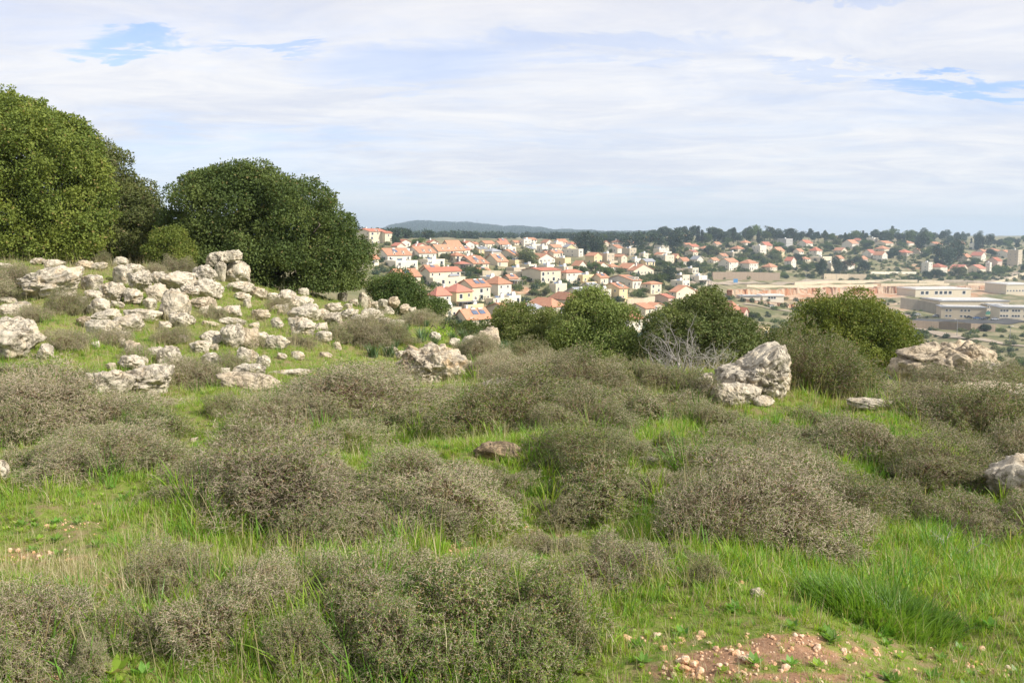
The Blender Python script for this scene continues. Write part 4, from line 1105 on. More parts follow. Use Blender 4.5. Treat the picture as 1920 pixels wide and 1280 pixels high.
near_tree('scrub_bush', 'low green bush in front of the small olive green tree', 860, 640, 30,
  [(850,618,26,14,0,.6),(890,612,24,12,.1,.5)], 4500, .055, 22, 'oak_leaf', .2, 'bush', .04)
near_tree('scrub_bush', 'rounded yellow green bush in the blue green leafy clumps', 820, 645, 21,
  [(820,632,30,16,0,.4)], 4200, .04, 23, 'grass_blade', .14, 'bush', .03)

# ------------------------------------------------------------------ town
WIN = {}
def window_mesh():
    p = Parts()
    p.box(-.5, .5, -.05, .0, 0, 1, 0)
    p.box(-.40, .40, -.065, -.052, .09, .91, 1)
    p.box(-.6, .6, -.12, 0, -.09, -.01, 0)
    return p.mesh('window', [MATS['frame_white'], MATS['glass_dark']])
WINDOW = window_mesh()
def door_mesh():
    p = Parts(); p.box(-.5, .5, -.06, 0, 0, 1, 0); p.box(-.42, .42, -.08, -.062, .0, .93, 1); return p.mesh('door', [MATS['frame_white'], MATS['awning_grey']])
DOOR = door_mesh()
def add_win(parent, x, y, z, wd, h, rz, me=None, nm='window'):
    o = link(nm, me or WINDOW, parent); o.location = (x, y, z); o.rotation_euler = (0, 0, rz); o.scale = (wd, 1, h); return o
hr = random.Random(21)
def roof_slab(p, a, b, c, d, th, m=0):
    """quad a b c d (ccw seen from above) thickened downwards"""
    A = np.array([a, b, c, d], float); B = A - np.array([0, 0, th])
    V = np.concatenate([A, B])
    p.add(V, np.array([(0, 1, 2, 3), (7, 6, 5, 4), (0, 4, 5, 1), (1, 5, 6, 2), (2, 6, 7, 3), (3, 7, 4, 0)]), m)
def tri_slab(p, a, b, c, th, m=0):
    A = np.array([a, b, c], float); B = A - np.array([0, 0, th]); V = np.concatenate([A, B])
    p.add(V, np.array([(0, 1, 2), (5, 4, 3)]), m)
    p.add(V, np.array([(0, 3, 4, 1), (1, 4, 5, 2), (2, 5, 3, 0)]), m)
HN = []
def house(px, py, wl, wr, h, rh, typ, wall='wall_cream', roof='roof_orange', label='', ang=None, dorm=0, solar=0, storeys=None, win=True, annex=None, Yf=None, chim=0, name='house', cat='house', deep=None, group='houses of the hillside town'):
    X, Y, Z = locate_far(px, py)
    s = Y / FPX
    a = math.radians(ang if ang is not None else 42 + hr.uniform(-3, 3))
    ca, sa = math.cos(a), math.sin(a)
    L1 = max(wr * s / ca, 4.0) if wr > 2 else 4.0       # along x (lit face)
    L2 = max(wl * s / sa, 4.5) if wl > 3 else max(7.0, min(L1 * .8, 11))
    if deep: L2 = deep
    H = h * s; RH = rh * s
    t = thing(name, label, cat, (X, Y, Z), a, group)
    p = Parts()
    z0 = -5.0
    p.box(0, L1, 0, L2, z0, H, 0)
    ov = .45
    if typ == 'R':
        V = [(0, 0, H), (0, L2, H), (0, L2 / 2, H + RH), (L1, 0, H), (L1, L2, H), (L1, L2 / 2, H + RH)]
        p.add(V, np.array([(0, 2, 1), (3, 4, 5)]), 0)
    if typ == 'L':
        V = [(0, 0, H), (L1, 0, H), (L1 / 2, 0, H + RH), (0, L2, H), (L1, L2, H), (L1 / 2, L2, H + RH)]
        p.add(V, np.array([(0, 1, 2), (3, 5, 4)]), 0)
    if typ == 'F':
        for (x0, x1, y0, y1) in [(-.02, L1 + .02, -.02, .22), (-.02, L1 + .02, L2 - .22, L2 + .02), (-.02, .22, .22, L2 - .22), (L1 - .22, L1 + .02, .22, L2 - .22)]:
            p.box(x0, x1, y0, y1, H - .05, H + .75, 0)
    link('wall', p.mesh('wall', [MATS[wall]]), t)
    q = Parts(); th = .22; rm = MATS[roof]
    if typ == 'R':
        k = RH / (L2 / 2); e = ov * k
        roof_slab(q, (-ov, -ov, H - e + .1), (L1 + ov, -ov, H - e + .1), (L1 + ov, L2 / 2, H + RH + .1), (-ov, L2 / 2, H + RH + .1), th)
        roof_slab(q, (-ov, L2 / 2, H + RH + .1), (L1 + ov, L2 / 2, H + RH + .1), (L1 + ov, L2 + ov, H - e + .1), (-ov, L2 + ov, H - e + .1), th)
    elif typ == 'L':
        k = RH / (L1 / 2); e = ov * k
        roof_slab(q, (-ov, -ov, H - e + .1), (L1 / 2, -ov, H + RH + .1), (L1 / 2, L2 + ov, H + RH + .1), (-ov, L2 + ov, H - e + .1), th)
        roof_slab(q, (L1 / 2, -ov, H + RH + .1), (L1 + ov, -ov, H - e + .1), (L1 + ov, L2 + ov, H - e + .1), (L1 / 2, L2 + ov, H + RH + .1), th)
    elif typ == 'H':
        m = min(L1, L2) / 2
        r1, r2 = ((m, L2 / 2), (L1 - m, L2 / 2)) if L1 >= L2 else ((L1 / 2, m), (L1 / 2, L2 - m))
        c = [(-ov, -ov, H), (L1 + ov, -ov, H), (L1 + ov, L2 + ov, H), (-ov, L2 + ov, H)]
        A = (*r1, H + RH); B = (*r2, H + RH)
        if abs(L1 - L2) < .3: B = (r1[0] + .01, r1[1] + .01, H + RH)
        if L1 >= L2:
            roof_slab(q, c[0], c[1], B, A, .12); roof_slab(q, c[2], c[3], A, B, .12); tri_slab(q, c[1], c[2], B, .12); tri_slab(q, c[3], c[0], A, .12)
        else:
            roof_slab(q, c[1], c[2], B, A, .12); roof_slab(q, c[3], c[0], A, B, .12); tri_slab(q, c[0], c[1], A, .12); tri_slab(q, c[2], c[3], B, .12)
        q.box(-ov, L1 + ov, -ov, L2 + ov, H - .25, H - .124, 0)
    else:
        q.box(.22, L1 - .22, .22, L2 - .22, H - .02, H + .12, 0); rm = MATS['flat_roof']
    ro = link('roof', q.mesh('roof', [rm]), t)
    # chimney or water tank
    if chim:
        c = Parts(); cx, cy = L1 * .3, L2 * .62
        c.box(cx, cx + .8, cy, cy + .8, H, H + RH + .9, 0); c.box(cx - .1, cx + .9, cy - .1, cy + .9, H + RH + .9, H + RH + 1.1, 0)
        link('chimney', c.mesh('chimney', [MATS['frame_white']]), ro)
    if typ == 'R' and solar:
        for i in range(solar):
            sp_ = Parts(); x0 = L1 * (.35 + .3 * i); k = RH / (L2 / 2)
            y0, y1 = L2 * .16, L2 * .34
            roof_slab(sp_, (x0, y0, H + k * y0 + .32), (x0 + 2.2, y0, H + k * y0 + .32), (x0 + 2.2, y1, H + k * y1 + .32), (x0, y1, H + k * y1 + .32), .1)
            link('solar_panel', sp_.mesh('solar_panel', [MATS['solar']]), ro)
            tk = Parts(); ph = np.linspace(0, 6.28, 11)[:-1]
            V = [(x0 + xx, y1 + .3 + .3 * math.cos(f), H + k * y1 + .75 + .3 * math.sin(f)) for xx in (.2, 1.8) for f in ph]
            tk.add(V, np.array([(i2, (i2 + 1) % 10, 10 + (i2 + 1) % 10, 10 + i2) for i2 in range(10)])); tk.add(V, np.array([list(range(9, -1, -1)), list(range(10, 20))]))
            link('water_tank', tk.mesh('water_tank', [MATS['frame_white']]), ro)
    if typ == 'F' and L1 > 5:
        tk = Parts(); x0, y0 = L1 * .6, L2 * .55
        tk.box(x0, x0 + 1.9, y0, y0 + 1.2, H + .13, H + 1.5, 0); tk.box(x0 + .1, x0 + 1.8, y0 + .1, y0 + .7, H + 1.5, H + 2.1, 0)
        link('water_tank', tk.mesh('water_tank', [MATS['frame_white']]), ro)
        sp_ = Parts(); roof_slab(sp_, (x0 - 2.6, y0 - .6, H + .3), (x0 - .5, y0 - .6, H + .3), (x0 - .5, y0 + 1.0, H + 1.3), (x0 - 2.6, y0 + 1.0, H + 1.3), .1)
        link('solar_panel', sp_.mesh('solar_panel', [MATS['solar']]), ro)
    if typ in 'RH' and dorm:
        for i in range(dorm):
            xx = L1 * (i + .8) / (dorm + .6); k = RH / (L2 / 2); y0 = .35; hh = min(RH * .75, 1.9)
            d = Parts(); w2 = 1.0; yb = min(y0 + hh / k, L2 / 2)
            d.add([(xx - w2, y0, H - .1), (xx + w2, y0, H - .1), (xx, y0, H + hh), (xx, yb, H + hh)], np.array([(0, 1, 2), (1, 3, 2), (0, 2, 3)]), 0)
            dm = link('dormer', d.mesh('dormer', [MATS['wall_white']]), t)
            ff = Parts(); ff.box(-.32, .32, -.06, 0, 0, .7, 0)
            wo_ = link('pane', ff.mesh('pane', [MATS['glass_dark']]), dm); wo_.location = (xx, y0 - .01, H + .15)
    if win:
        ns = storeys or max(1, int(round(H / 3.1)))
        fh = H / ns
        for f in range(ns):
            zz = f * fh + fh * .32
            nx = max(1, int(L1 / 3.2))
            for i in range(nx):
                if hr.random() < .82:
                    big = hr.random() < .25
                    add_win(t, L1 * (i + .5) / nx + hr.uniform(-.3, .3), -.005, zz - (fh * .2 if big and f else 0), 1.7 if big else .95, fh * (.62 if big else .42), 0)
            ny = max(1, int(L2 / 4.4))
            for i in range(ny):
                if hr.random() < .6:
                    add_win(t, -.005, L2 * (i + .5) / ny + hr.uniform(-.4, .4), zz, .9, fh * .42, -math.pi / 2)
        if name == 'house' and wr > 14: add_win(t, L1 * .12 + .7, -.006, 0.02, 1.1, 2.1, 0, DOOR, 'door')
    if annex == 'pergola':
        c = Parts()
        for i in range(4):
            c.box(L1 * i / 3.2 + .1, L1 * i / 3.2 + .25, -3.4, -3.25, -3, 2.5, 0)
        c.box(0, L1, -3.6, -.01, 2.5, 2.66, 0)
        link('pergola', c.mesh('pergola', [MATS['awning_grey']]), t)
    if annex == 'terrace':
        c = Parts(); c.box(0, L1, -3.2, -.01, -5, .1, 0)
        c.box(0, L1, -3.2, -3.05, .1, .95, 0); c.box(L1 - .15, L1, -3.05, -.01, .1, .95, 0); c.box(0, .15, -3.05, -.01, .1, .95, 0)
        link('terrace', c.mesh('terrace', [MATS[wall]]), t)
    HN.append((px, py, label))
    return t
W_, C_, Y_, T_, P_ = 'wall_white', 'wall_cream', 'wall_yellow', 'wall_tan', 'wall_pink'
O_, K_, R_, G_ = 'roof_orange', 'roof_pink', 'roof_red', 'roof_grey'
H_ = [
 (693,458,32,28,24,5,'R',C_,R_,'three storey cream apartment house topmost beside the domed tree',1,0),
 (722,457,3,12,20,3,'R',C_,R_,'narrow cream annex joined to the topmost apartment house',0,0),
 (727,492,25,40,14,12,'R',W_,O_,'white house with two dormers directly below the topmost apartments',2,1),
 (786,487,30,30,13,12,'R',W_,O_,'white two dormer house second in the upper terrace row',2,0),
 (822,482,21,28,12,11,'R',C_,O_,'cream house third in the upper terrace row with yellow tree before it',2,0),
 (848,478,28,23,9,18,'R',W_,O_,'house with a long steep stepped roof behind the upper terrace row',2,0),
 (888,503,36,28,9,13,'R',C_,O_,'low wide gabled house above the cream retaining wall',2,1),
 (933,499,27,19,9,13,'R',C_,O_,'gabled house right of the low wide one above the retaining wall',1,1),
 (966,489,37,12,10,11,'R',C_,O_,'long shaded gable house left of the round green tree',0,1),
 (690,499,4,18,14,6,'R',W_,O_,'white house half hidden by the edge of the domed tree',1,0),
 (742,503,1,38,11,0,'F',W_,G_,'plain white flat annex below the first two dormer house',0,0),
 (802,499,2,30,10,0,'F',W_,G_,'plain white flat annex below the second two dormer house',0,0),
 (750,545,28,36,27,13,'R',C_,O_,'cream house with stepped orange roofs and solar panel by the low bush',0,1),
 (806,535,17,55,26,7,'R',C_,R_,'large cream villa with red roof and roof terrace',0,0),
 (812,538,22,58,14,0,'F',C_,G_,'wide flat roofed lower floor in front of the red roofed villa',0,0),
 (818,579,10,26,25,15,'H',W_,K_,'white house with dusky pink hipped roof behind the low bush',0,0),
 (856,579,30,29,32,14,'H',Y_,K_,'yellow three storey house with dusky pink hipped roof',0,0,'pergola'),
 (886,567,32,33,29,13,'R',C_,O_,'cream house with red gable and two solar panels mid slope',0,2,'terrace'),
 (934,558,30,25,26,13,'H',W_,O_,'white cube house with rows of small windows and orange hip roof',0,0),
 (876,609,27,44,11,17,'R',C_,O_,'low orange roofed house nearest the slope brow on the left',0,2),
 (957,599,54,27,16,13,'R',T_,O_,'tan walled house with orange roof and solar panels above the small olive tree',0,2),
 (836,596,2,28,14,0,'F',C_,G_,'cream flat annex under the pink roofed white house',0,0),
 (878,585,10,28,10,0,'F',Y_,G_,'low yellow flat annex under the yellow house',0,0),
 (925,575,8,36,12,0,'F',C_,G_,'flat cream garage block under the two panel house',0,0),
 (955,573,4,22,15,0,'F',W_,G_,'white flat cube with arch right of the garage block',0,0),
 (1014,532,35,39,25,4,'R',C_,R_,'big tan and cream block with low red roof by the bare slope',0,0),
 (1042,550,4,22,15,0,'F',C_,G_,'cream cube stepping down from the big tan block',0,0),
 (1062,532,10,30,21,5,'H',W_,R_,'white arched house with red hip roof beside the yellow boxes',0,0),
 (1034,593,50,27,18,15,'H',C_,O_,'large hipped orange roof villa nearest the middle tree',0,1),
 (1067,579,38,22,17,13,'H',C_,O_,'second hipped orange villa just behind the nearest one',0,0),
 (993,594,20,33,13,10,'H',C_,G_,'cream house under a blue grey hipped roof',0,0),
 (1010,494,3,32,9,9,'L',W_,O_,'white gable fronted house right of the round green tree',0,0),
 (1059,500,18,12,14,0,'F',Y_,G_,'yellow flat roofed cube below the white gable front',0,0),
 (1085,482,30,9,13,0,'F',W_,G_,'long low white block with twin end towers in the upper town',0,0),
 (1158,475,18,12,10,6,'R',W_,O_,'lone white house with orange roof among the upper trees',0,0),
 (1165,494,14,12,13,4,'L',C_,O_,'cream house with arched gable in the upper town',0,0),
 (1085,505,12,17,7,9,'L',W_,O_,'low orange roof with white gable left of the street trees',0,0),
 (1121,506,17,23,6,8,'L',W_,O_,'low broad orange roof with white gable behind the street trees',0,0),
 (1146,506,5,14,6,5,'H',W_,O_,'small orange roofed house between the two broad gables',0,0),
 (1178,510,18,24,7,9,'L',W_,O_,'long orange roof with white gable above the car park',0,0),
 (1188,518,5,44,11,11,'L',C_,O_,'widest white gable front at the right end of the street',0,0),
 (1186,541,46,19,15,9,'R',W_,O_,'white house with twin peaked dormers under an orange roof',2,0),
 (1161,563,30,18,23,9,'R',Y_,O_,'tall tan sided house with yellow front bay',1,1,'terrace'),
 (1220,551,14,24,19,4,'H',C_,O_,'cream terraced house with roof clutter right of the twin peaks',0,0),
 (1115,556,30,17,15,10,'R',W_,G_,'grey roofed house with twin white gables in the middle',2,1),
 (1093,563,38,24,11,12,'R',C_,G_,'lower grey roofed house with solar tanks',2,1),
 (1128,566,5,20,20,0,'F',C_,G_,'narrow cream tower house beside the tall tan one',0,0),
 (1253,573,26,8,15,6,'R',P_,K_,'tan gabled house with narrow pink sunlit side',0,0),
 (1268,565,4,44,18,11,'L',C_,O_,'large cream gable front at the right end of the town',0,0),
 (1180,619,20,28,21,16,'H',W_,K_,'white house with faded pink roof tucked between the two big trees',0,0),
 (1210,603,32,19,25,8,'R',C_,O_,'tall plain cream house behind the faded pink roof',0,0),
 (1225,583,10,22,10,5,'L',T_,O_,'dark timber gazebo house with orange edges',0,0),
 (1375,592,22,18,11,16,'H',C_,O_,'steep orange pyramid roof beyond the dark bushy tree',0,0),
 (1395,598,20,10,13,8,'L',P_,R_,'red edged gable house below the orange pyramid roof',0,0),
 (1430,640,2,14,22,0,'F',Y_,G_,'small bright yellow cube low beside the dark tree',0,0),
 (1325,555,6,12,5,6,'H',C_,G_,'small grey roofed hut left of the pyramid roof',0,0),
]
for e in H_:
    house(*e[:9], label=e[9], dorm=e[10], solar=e[11], annex=e[12] if len(e) > 12 else None, chim=1 if (e[0] % 3 == 0 and e[6] != 'F') else 0)
fr_ = random.Random(77); _cnt = 0
for _try in range(3000):
    if _cnt >= 52: break
    px = fr_.uniform(735, 1330); py = fr_.uniform(462, 585)
    if py > np.interp(px, [735, 850, 1000, 1330], [500, 570, 560, 570]) or (955 < px < 1010 and 525 < py < 560) or (1095 < px < 1180 and 508 < py < 530): continue
    sz = np.interp(py, [462, 520, 585], [.55, .85, 1.1])
    if any(abs(px - hx) < 33 * sz and abs(py - hy) < 11 * sz + 2 for hx, hy, _ in HN): continue
    typ = fr_.choice(['R', 'R', 'H', 'F', 'L', 'F']); wl = fr_.uniform(12, 22) * sz; wr = fr_.uniform(16, 28) * sz; h = fr_.uniform(13, 22) * sz
    wall = fr_.choice([W_, C_, C_, T_, Y_]); rf = fr_.choice([O_, O_, K_, R_, G_]) if typ != 'F' else G_
    wn = {W_: 'white', C_: 'cream', T_: 'tan', Y_: 'yellow'}[wall]
    rn = 'flat roofed' if typ == 'F' else {O_: 'orange', K_: 'pinkish', R_: 'red', G_: 'grey'}[rf] + {'R': ' ridged', 'H': ' hipped', 'L': ' gabled'}[typ]
    best = sorted((((px - q[0]) ** 2 + ((py - q[1]) * 1.5) ** 2), q) for q in HN)[:5]; lab = None
    for _, (hx, hy, hl) in best:
        if len(hl.split()) > 10 or 'beside:' in hl: continue
        ddx, ddy = px - hx, (py - hy) * 1.5
        rel = ('right of' if ddx > 0 else 'left of') if abs(ddx) > abs(ddy) else ('below' if ddy > 0 else 'above')
        lab = f'{wn} {rn} house {rel} the {hl}'
        if lab not in _used and len(lab.split()) <= 16: break
        lab = None
    if not lab: continue
    _used[lab] = 1; _cnt += 1
    house(px, py, wl, wr, h, 0 if typ == 'F' else h * .4, typ, wall, rf, lab, dorm=fr_.choice([0, 0, 1]) if typ == 'R' else 0, solar=fr_.choice([0, 1, 1]) if typ == 'R' else 0, chim=fr_.choice([0, 1]) if typ != 'F' else 0, annex=fr_.choice([None, None, 'terrace', 'pergola']))
print('filler houses', _cnt)
# the far hillside: (centre px, base py, width px, height px, type, wall, roof, label)
F_ = [
 (1324,472,20,9,'H',C_,O_,'low cream house with orange hip left on the far hillside'),(1386,475,25,12,'H',C_,O_,'cream hipped house above the dark flat roof'),(1377,483,34,8,'F',T_,G_,'long dark flat roofed building on the far hillside'),
 (1427,479,25,15,'F',W_,G_,'white boxy house left of the pale twin blocks'),(1438,470,26,14,'R',T_,K_,'dull pink roofed house behind the white boxy one'),(1461,482,24,16,'R',Y_,O_,'yellow upright house with orange cap'),
 (1476,465,26,14,'F','wall_grey',G_,'blue grey flat block near the skyline trees'),(1514,464,26,12,'R',W_,R_,'red roofed white house right of the blue grey block'),(1533,482,22,16,'H',W_,R_,'white house with red hip under the skyline pines'),
 (1546,492,38,8,'F',C_,G_,'long low cream terrace building'),(1560,508,22,12,'F',C_,G_,'cream house with dark ground floor above the tan wall'),(1592,511,32,18,'R',W_,O_,'symmetrical house with a central gable over the retaining wall'),
 (1370,508,34,20,'R',W_,O_,'white stepped villa left above the brown wall'),(1408,509,34,19,'H',W_,O_,'white orange roofed villa over the middle of the brown wall'),(1447,509,26,13,'H',C_,O_,'brown roofed low villa at the right of the brown wall'),
 (1485,503,20,18,'L',W_,R_,'narrow white house with red balcony roof'),(1309,494,22,12,'L',W_,G_,'white grey roofed house at the left of the far hillside'),(1290,465,20,8,'R',C_,O_,'orange roof half sunk in trees at the left'),
 (1664,462,34,9,'R',C_,O_,'long orange roof among trees in the right distance'),(1660,474,26,11,'H',C_,O_,'round orange hip roof under the long one'),(1635,483,24,13,'R',W_,K_,'white house with pink roof in the right distance'),
 (1656,489,26,15,'L',W_,O_,'white balconied house right of the pink roofed one'),(1703,481,34,11,'H',T_,R_,'wide red hip roof below the big pines'),(1706,461,24,8,'H',W_,O_,'white house with orange ridge by the tall trees'),
 (1758,465,34,10,'R',W_,O_,'white house with orange roof beside the mast trees'),(1742,514,18,18,'F',W_,G_,'tall white block left of the red hipped villas'),(1766,515,34,18,'H',W_,R_,'double red hipped villa behind the shrubs'),
 (1806,515,30,16,'L',C_,K_,'pale villa with yellow tree in front'),(1840,513,36,14,'R',C_,K_,'long dull pink roofed villa at the right'),(1856,512,10,16,'F',W_,G_,'white tower beside the long dull roof'),
 (1815,492,24,14,'R',C_,O_,'cream house in the middle of the right cluster'),(1870,478,36,11,'H',C_,O_,'orange hipped house high in the right cluster'),(1896,484,38,13,'R',W_,O_,'white house with orange gable high at the right'),
 (1910,500,26,26,'F',T_,G_,'tall tan block at the right edge'),(1842,490,28,15,'L',W_,K_,'white gabled house under the hipped one'),(1872,500,26,15,'R',P_,R_,'pink walled house near the right edge'),
 (1571,452,20,7,'R',W_,O_,'tiny white house peeping over the ridge'),(1600,466,28,14,'R',W_,O_,'white and orange cluster house on the ridge right of the pines'),(1614,456,18,8,'L',W_,R_,'small red roof on the ridge'),
 (1640,455,20,7,'F',W_,G_,'small white flat house on the ridge'),(1806,464,12,10,'R',W_,O_,'narrow house between two dark cypresses'),(1826,468,10,9,'F',W_,G_,'tiny white cube by the last pines'),
 (1845,478,20,9,'R',W_,O_,'small white house left of the hipped one at the right'),(1793,470,14,8,'L',W_,O_,'small gable among the mast trees'),
 (992,455,26,8,'R',W_,O_,'first distant white house on the town skyline'),(967,460,20,8,'R',C_,O_,'cream distant house left of the skyline row'),(1026,462,20,11,'L',W_,O_,'distant white gable in the skyline row'),
 (1052,462,24,12,'R',W_,O_,'distant white block with bright orange top in the skyline row'),(1040,470,26,10,'R',C_,O_,'distant cream house under the skyline row'),(912,463,26,10,'R',C_,O_,'distant orange roof left on the town skyline'),
 (940,466,28,12,'R',W_,O_,'distant white house with wide orange roof below the blue hill'),(955,477,22,10,'F',W_,G_,'distant grey white flat house in the upper town'),(1000,470,24,9,'F',W_,G_,'distant white flat house right of centre skyline'),
 (885,462,20,7,'R',W_,O_,'distant pale roof below the top of the blue hill'),(1030,484,30,11,'R',C_,O_,'cream double house above the white gable front'),(1100,474,20,9,'F',W_,G_,'white cube behind the twin tower block'),
 (1200,465,18,8,'F',W_,G_,'small pale hut under the skyline pines'),(1135,462,14,8,'R',C_,O_,'small orange roofed house left of the lone white one'),(1240,487,22,12,'L',C_,O_,'cream gable left of the stepped white house'),
 (1250,494,30,12,'F',C_,G_,'row of cream boxes below the stepped white house'),(1238,478,20,9,'F',W_,G_,'white stepped house in the middle distance'),(1283,498,22,13,'R',C_,O_,'cream house with tall peaked end in the middle distance'),
 (1268,492,16,14,'L',Y_,O_,'yellow peaked house in the middle distance'),(1300,468,24,9,'R',C_,R_,'red roof sunk in dark trees left of the hillside'),(1275,455,28,8,'R',P_,R_,'pinkish long roof just under the skyline trees'),
 (1192,498,20,10,'F',W_,G_,'pale flat house behind the long orange roof'),(1208,488,16,10,'F',C_,G_,'cream cube beside the arched gable house'),(1340,494,20,9,'R',W_,O_,'white orange roofed house by the left end of the brown wall'),
 (1500,478,18,10,'R',W_,O_,'small white house right of the yellow upright one'),(1512,492,20,9,'H',C_,O_,'low orange hip between the terrace building and red balcony roof'),(1575,492,22,11,'R',W_,O_,'white house above the symmetrical gabled one'),
 (1580,476,22,10,'L',C_,O_,'cream gable in the trees above the symmetrical house'),(1620,492,20,10,'R',P_,O_,'pinkish house right above the bare mound'),(1725,476,18,9,'R',C_,O_,'cream house half behind the tall dark pine'),
 (1400,460,18,8,'H',W_,O_,'orange hip under the tallest skyline trees'),(1345,463,16,8,'R',C_,O_,'small orange roof in the left woods'),(1357,486,20,9,'R',C_,O_,'cream house left of the dark flat roof'),
]
for (px, py, wd, h, typ, wl_, rf, lab) in F_:
    wd *= 1.15; h *= 1.15
    wr_ = wd * .58; wl2 = wd * .42
    rh = 0 if typ == 'F' else min(h * .42, 6.5)
    house(px - wd / 2 + wl2, py, wl2, wr_, h - rh, rh, typ, wl_, rf, lab, group='houses of the far hillside')

# ------------------------------------------------------------------ public buildings across the valley
def block(name, label, cat, px, py, w_px, h_px, depth, ang, wall, roofm, wins, cols=8, rows=2, trim=True, ww=1.6, wh=1.4, extra=None):
    X, Y, Z = locate_far(px, py); s = Y / FPX; a = math.radians(ang)
    L = w_px * s / math.cos(a); H = h_px * s
    t = thing(name, label, cat, (X, Y, Z), a)
    p = Parts(); p.box(0, L, 0, depth, -6, H, 0); link('wall', p.mesh('wall', [MATS[wall]]), t)
    q = Parts(); q.box(-.5, L + .5, -.5, depth + .5, H, H + .55, 0); q.box(2, L - 2, 2, depth - 2, H + .55, H + .9, 1)
    link('roof', q.mesh('roof', [MATS[roofm], MATS['flat_roof']]), t)
    for r in range(rows):
        for c in range(cols):
            if wins(c, r): add_win(t, L * (c + .5) / cols, -.01, H * (r + .3) / rows, ww, wh, 0)
    for r in range(rows):
        for c in range(2):
            add_win(t, L + .01, depth * (c + .5) / 2, H * (r + .3) / rows, ww, wh, math.pi / 2)
    return t, L, H, Z
block('community_hall', 'long cream flat hall with dark entrance above the grey retaining wall', 'hall', 1716, 557, 112, 14, 26, 8, 'wall_cream', 'frame_white', lambda c, r: c in (1, 2, 4, 5, 6, 7, 10), 12, 1, ww=3.2, wh=3.0)
block('school_building', 'long two storey cream school block with grey roof edge', 'school', 1764, 597, 74, 21, 14, -14, 'wall_tan', 'metal', lambda c, r: c in (1, 2, 5, 6, 7), 12, 2)
block('school_building', 'rear school wing with grid of dark windows', 'school', 1850, 588, 38, 16, 14, 0, 'wall_tan', 'metal', lambda c, r: True, 8, 2)
block('school_building', 'right school wing cut by the edge of the view', 'school', 1874, 597, 70, 20, 16, -10, 'wall_cream', 'metal', lambda c, r: c % 4 != 3, 14, 2)
block('warehouse', 'tall pale hall behind the school near the right edge', 'hall', 1886, 552, 60, 18, 30, 5, 'wall_cream', 'frame_white', lambda c, r: r == 0, 10, 1)
block('gym_hall', 'wide tan wall with grey roof above the school', 'hall', 1762, 578, 130, 13, 30, 0, 'retaining_cream', 'metal', lambda c, r: False, 4, 1)
block('site_hut', 'small white prefab hut under the red earth bank', 'hut', 1430, 563, 40, 8, 10, 2, 'wall_white', 'frame_white', lambda c, r: c in (2, 3, 4), 8, 1)
block('site_hut', 'long low white shed left of the prefab hut', 'hut', 1388, 560, 38, 4, 8, 2, 'wall_white', 'metal', lambda c, r: False, 4, 1)
# retaining walls follow the ground
def wall_line(label, pts, h_px, mat, name='retaining_wall', thick=.8, steps=10):
    P = []
    for (px, py) in pts:
        X, Y, Z = locate_far(px, py); P.append((X, Y, Z, h_px * Y / FPX))
    P = np.array(P); n = len(P)
    tt = np.linspace(0, n - 1, (n - 1) * steps + 1); Q = np.stack([np.interp(tt, np.arange(n), P[:, k]) for k in range(4)], -1)
    pr = Parts()
    d = np.gradient(Q[:, :2], axis=0); nn = nrm(np.stack([d[:, 1], -d[:, 0]], -1)); nn *= np.sign(-nn[:, 1:2] + 1e-9)
    A = np.concatenate([Q[:, :2], (Q[:, 2] - 4)[:, None]], 1); B = np.concatenate([Q[:, :2], (Q[:, 2] + Q[:, 3])[:, None]], 1)
    C = np.concatenate([Q[:, :2] - nn * thick, (Q[:, 2] + Q[:, 3])[:, None]], 1); Dd = np.concatenate([Q[:, :2] - nn * thick, (Q[:, 2] - 4)[:, None]], 1)
    V = np.stack([A, B, C, Dd], 1).reshape(-1, 3); m = len(Q); i = (np.arange(m - 1) * 4)[:, None]
    F = np.concatenate([i + np.array([[a_, b_, b_ + 4, a_ + 4]]) for a_, b_ in ((0, 1), (1, 2), (2, 3), (3, 0))])
    pr.add(V, F, 0); pr.add(V, np.array([[0, 3, 2, 1], [4 * m - 4, 4 * m - 3, 4 * m - 2, 4 * m - 1]]), 0)
    o = link(name, pr.mesh(name, [MATS[mat]])); tag(o, label, 'wall', 'retaining walls'); return o
wall_line('long dark brown retaining wall across the valley', [(1336,524),(1400,524),(1462,526)], 14, 'retaining_brown')
wall_line('shorter dark wall piece left of the long brown one', [(1268,512),(1305,516)], 10, 'retaining_brown')
wall_line('tan retaining wall below the symmetrical gabled house', [(1545,523),(1590,524),(1624,524)], 10, 'retaining_tan')
wall_line('upper cream terrace wall running toward the right', [(1490,534),(1560,531),(1640,530),(1720,530)], 5, 'retaining_cream')
wall_line('upper cream terrace wall continued past the gap', [(1723,531),(1770,532),(1812,533)], 5, 'retaining_cream')
wall_line('lower cream terrace wall above the red earth', [(1400,538),(1480,539),(1560,538),(1645,537)], 4, 'retaining_cream')
wall_line('right half of the lower cream terrace wall', [(1652,536),(1720,535),(1780,535)], 4, 'retaining_cream')
wall_line('curved pale road wall climbing to the right edge', [(1815,535),(1850,535),(1885,527),(1925,514)], 4, 'retaining_cream')
wall_line('grey stone retaining wall left of the school', [(1688,578),(1720,582),(1760,590)], 20, 'retaining_grey')
wall_line('long brown wall below the school car park', [(1700,614),(1760,617),(1820,620),(1866,622)], 14, 'retaining_brown')
wall_line('white fence wall below the bare mound', [(1632,513),(1680,513),(1718,513)], 3.5, 'wall_white', 'site_fence', .2)
wall_line('cream wall above the big tan block', [(905,521),(940,522),(978,523)], 14, 'retaining_cream')
wall_line('cream wall under the round green tree', [(960,528),(1000,529)], 8, 'retaining_tan')
wall_line('tall cream wall below the widest gable front', [(1176,578),(1210,576),(1228,572)], 17, 'retaining_cream')
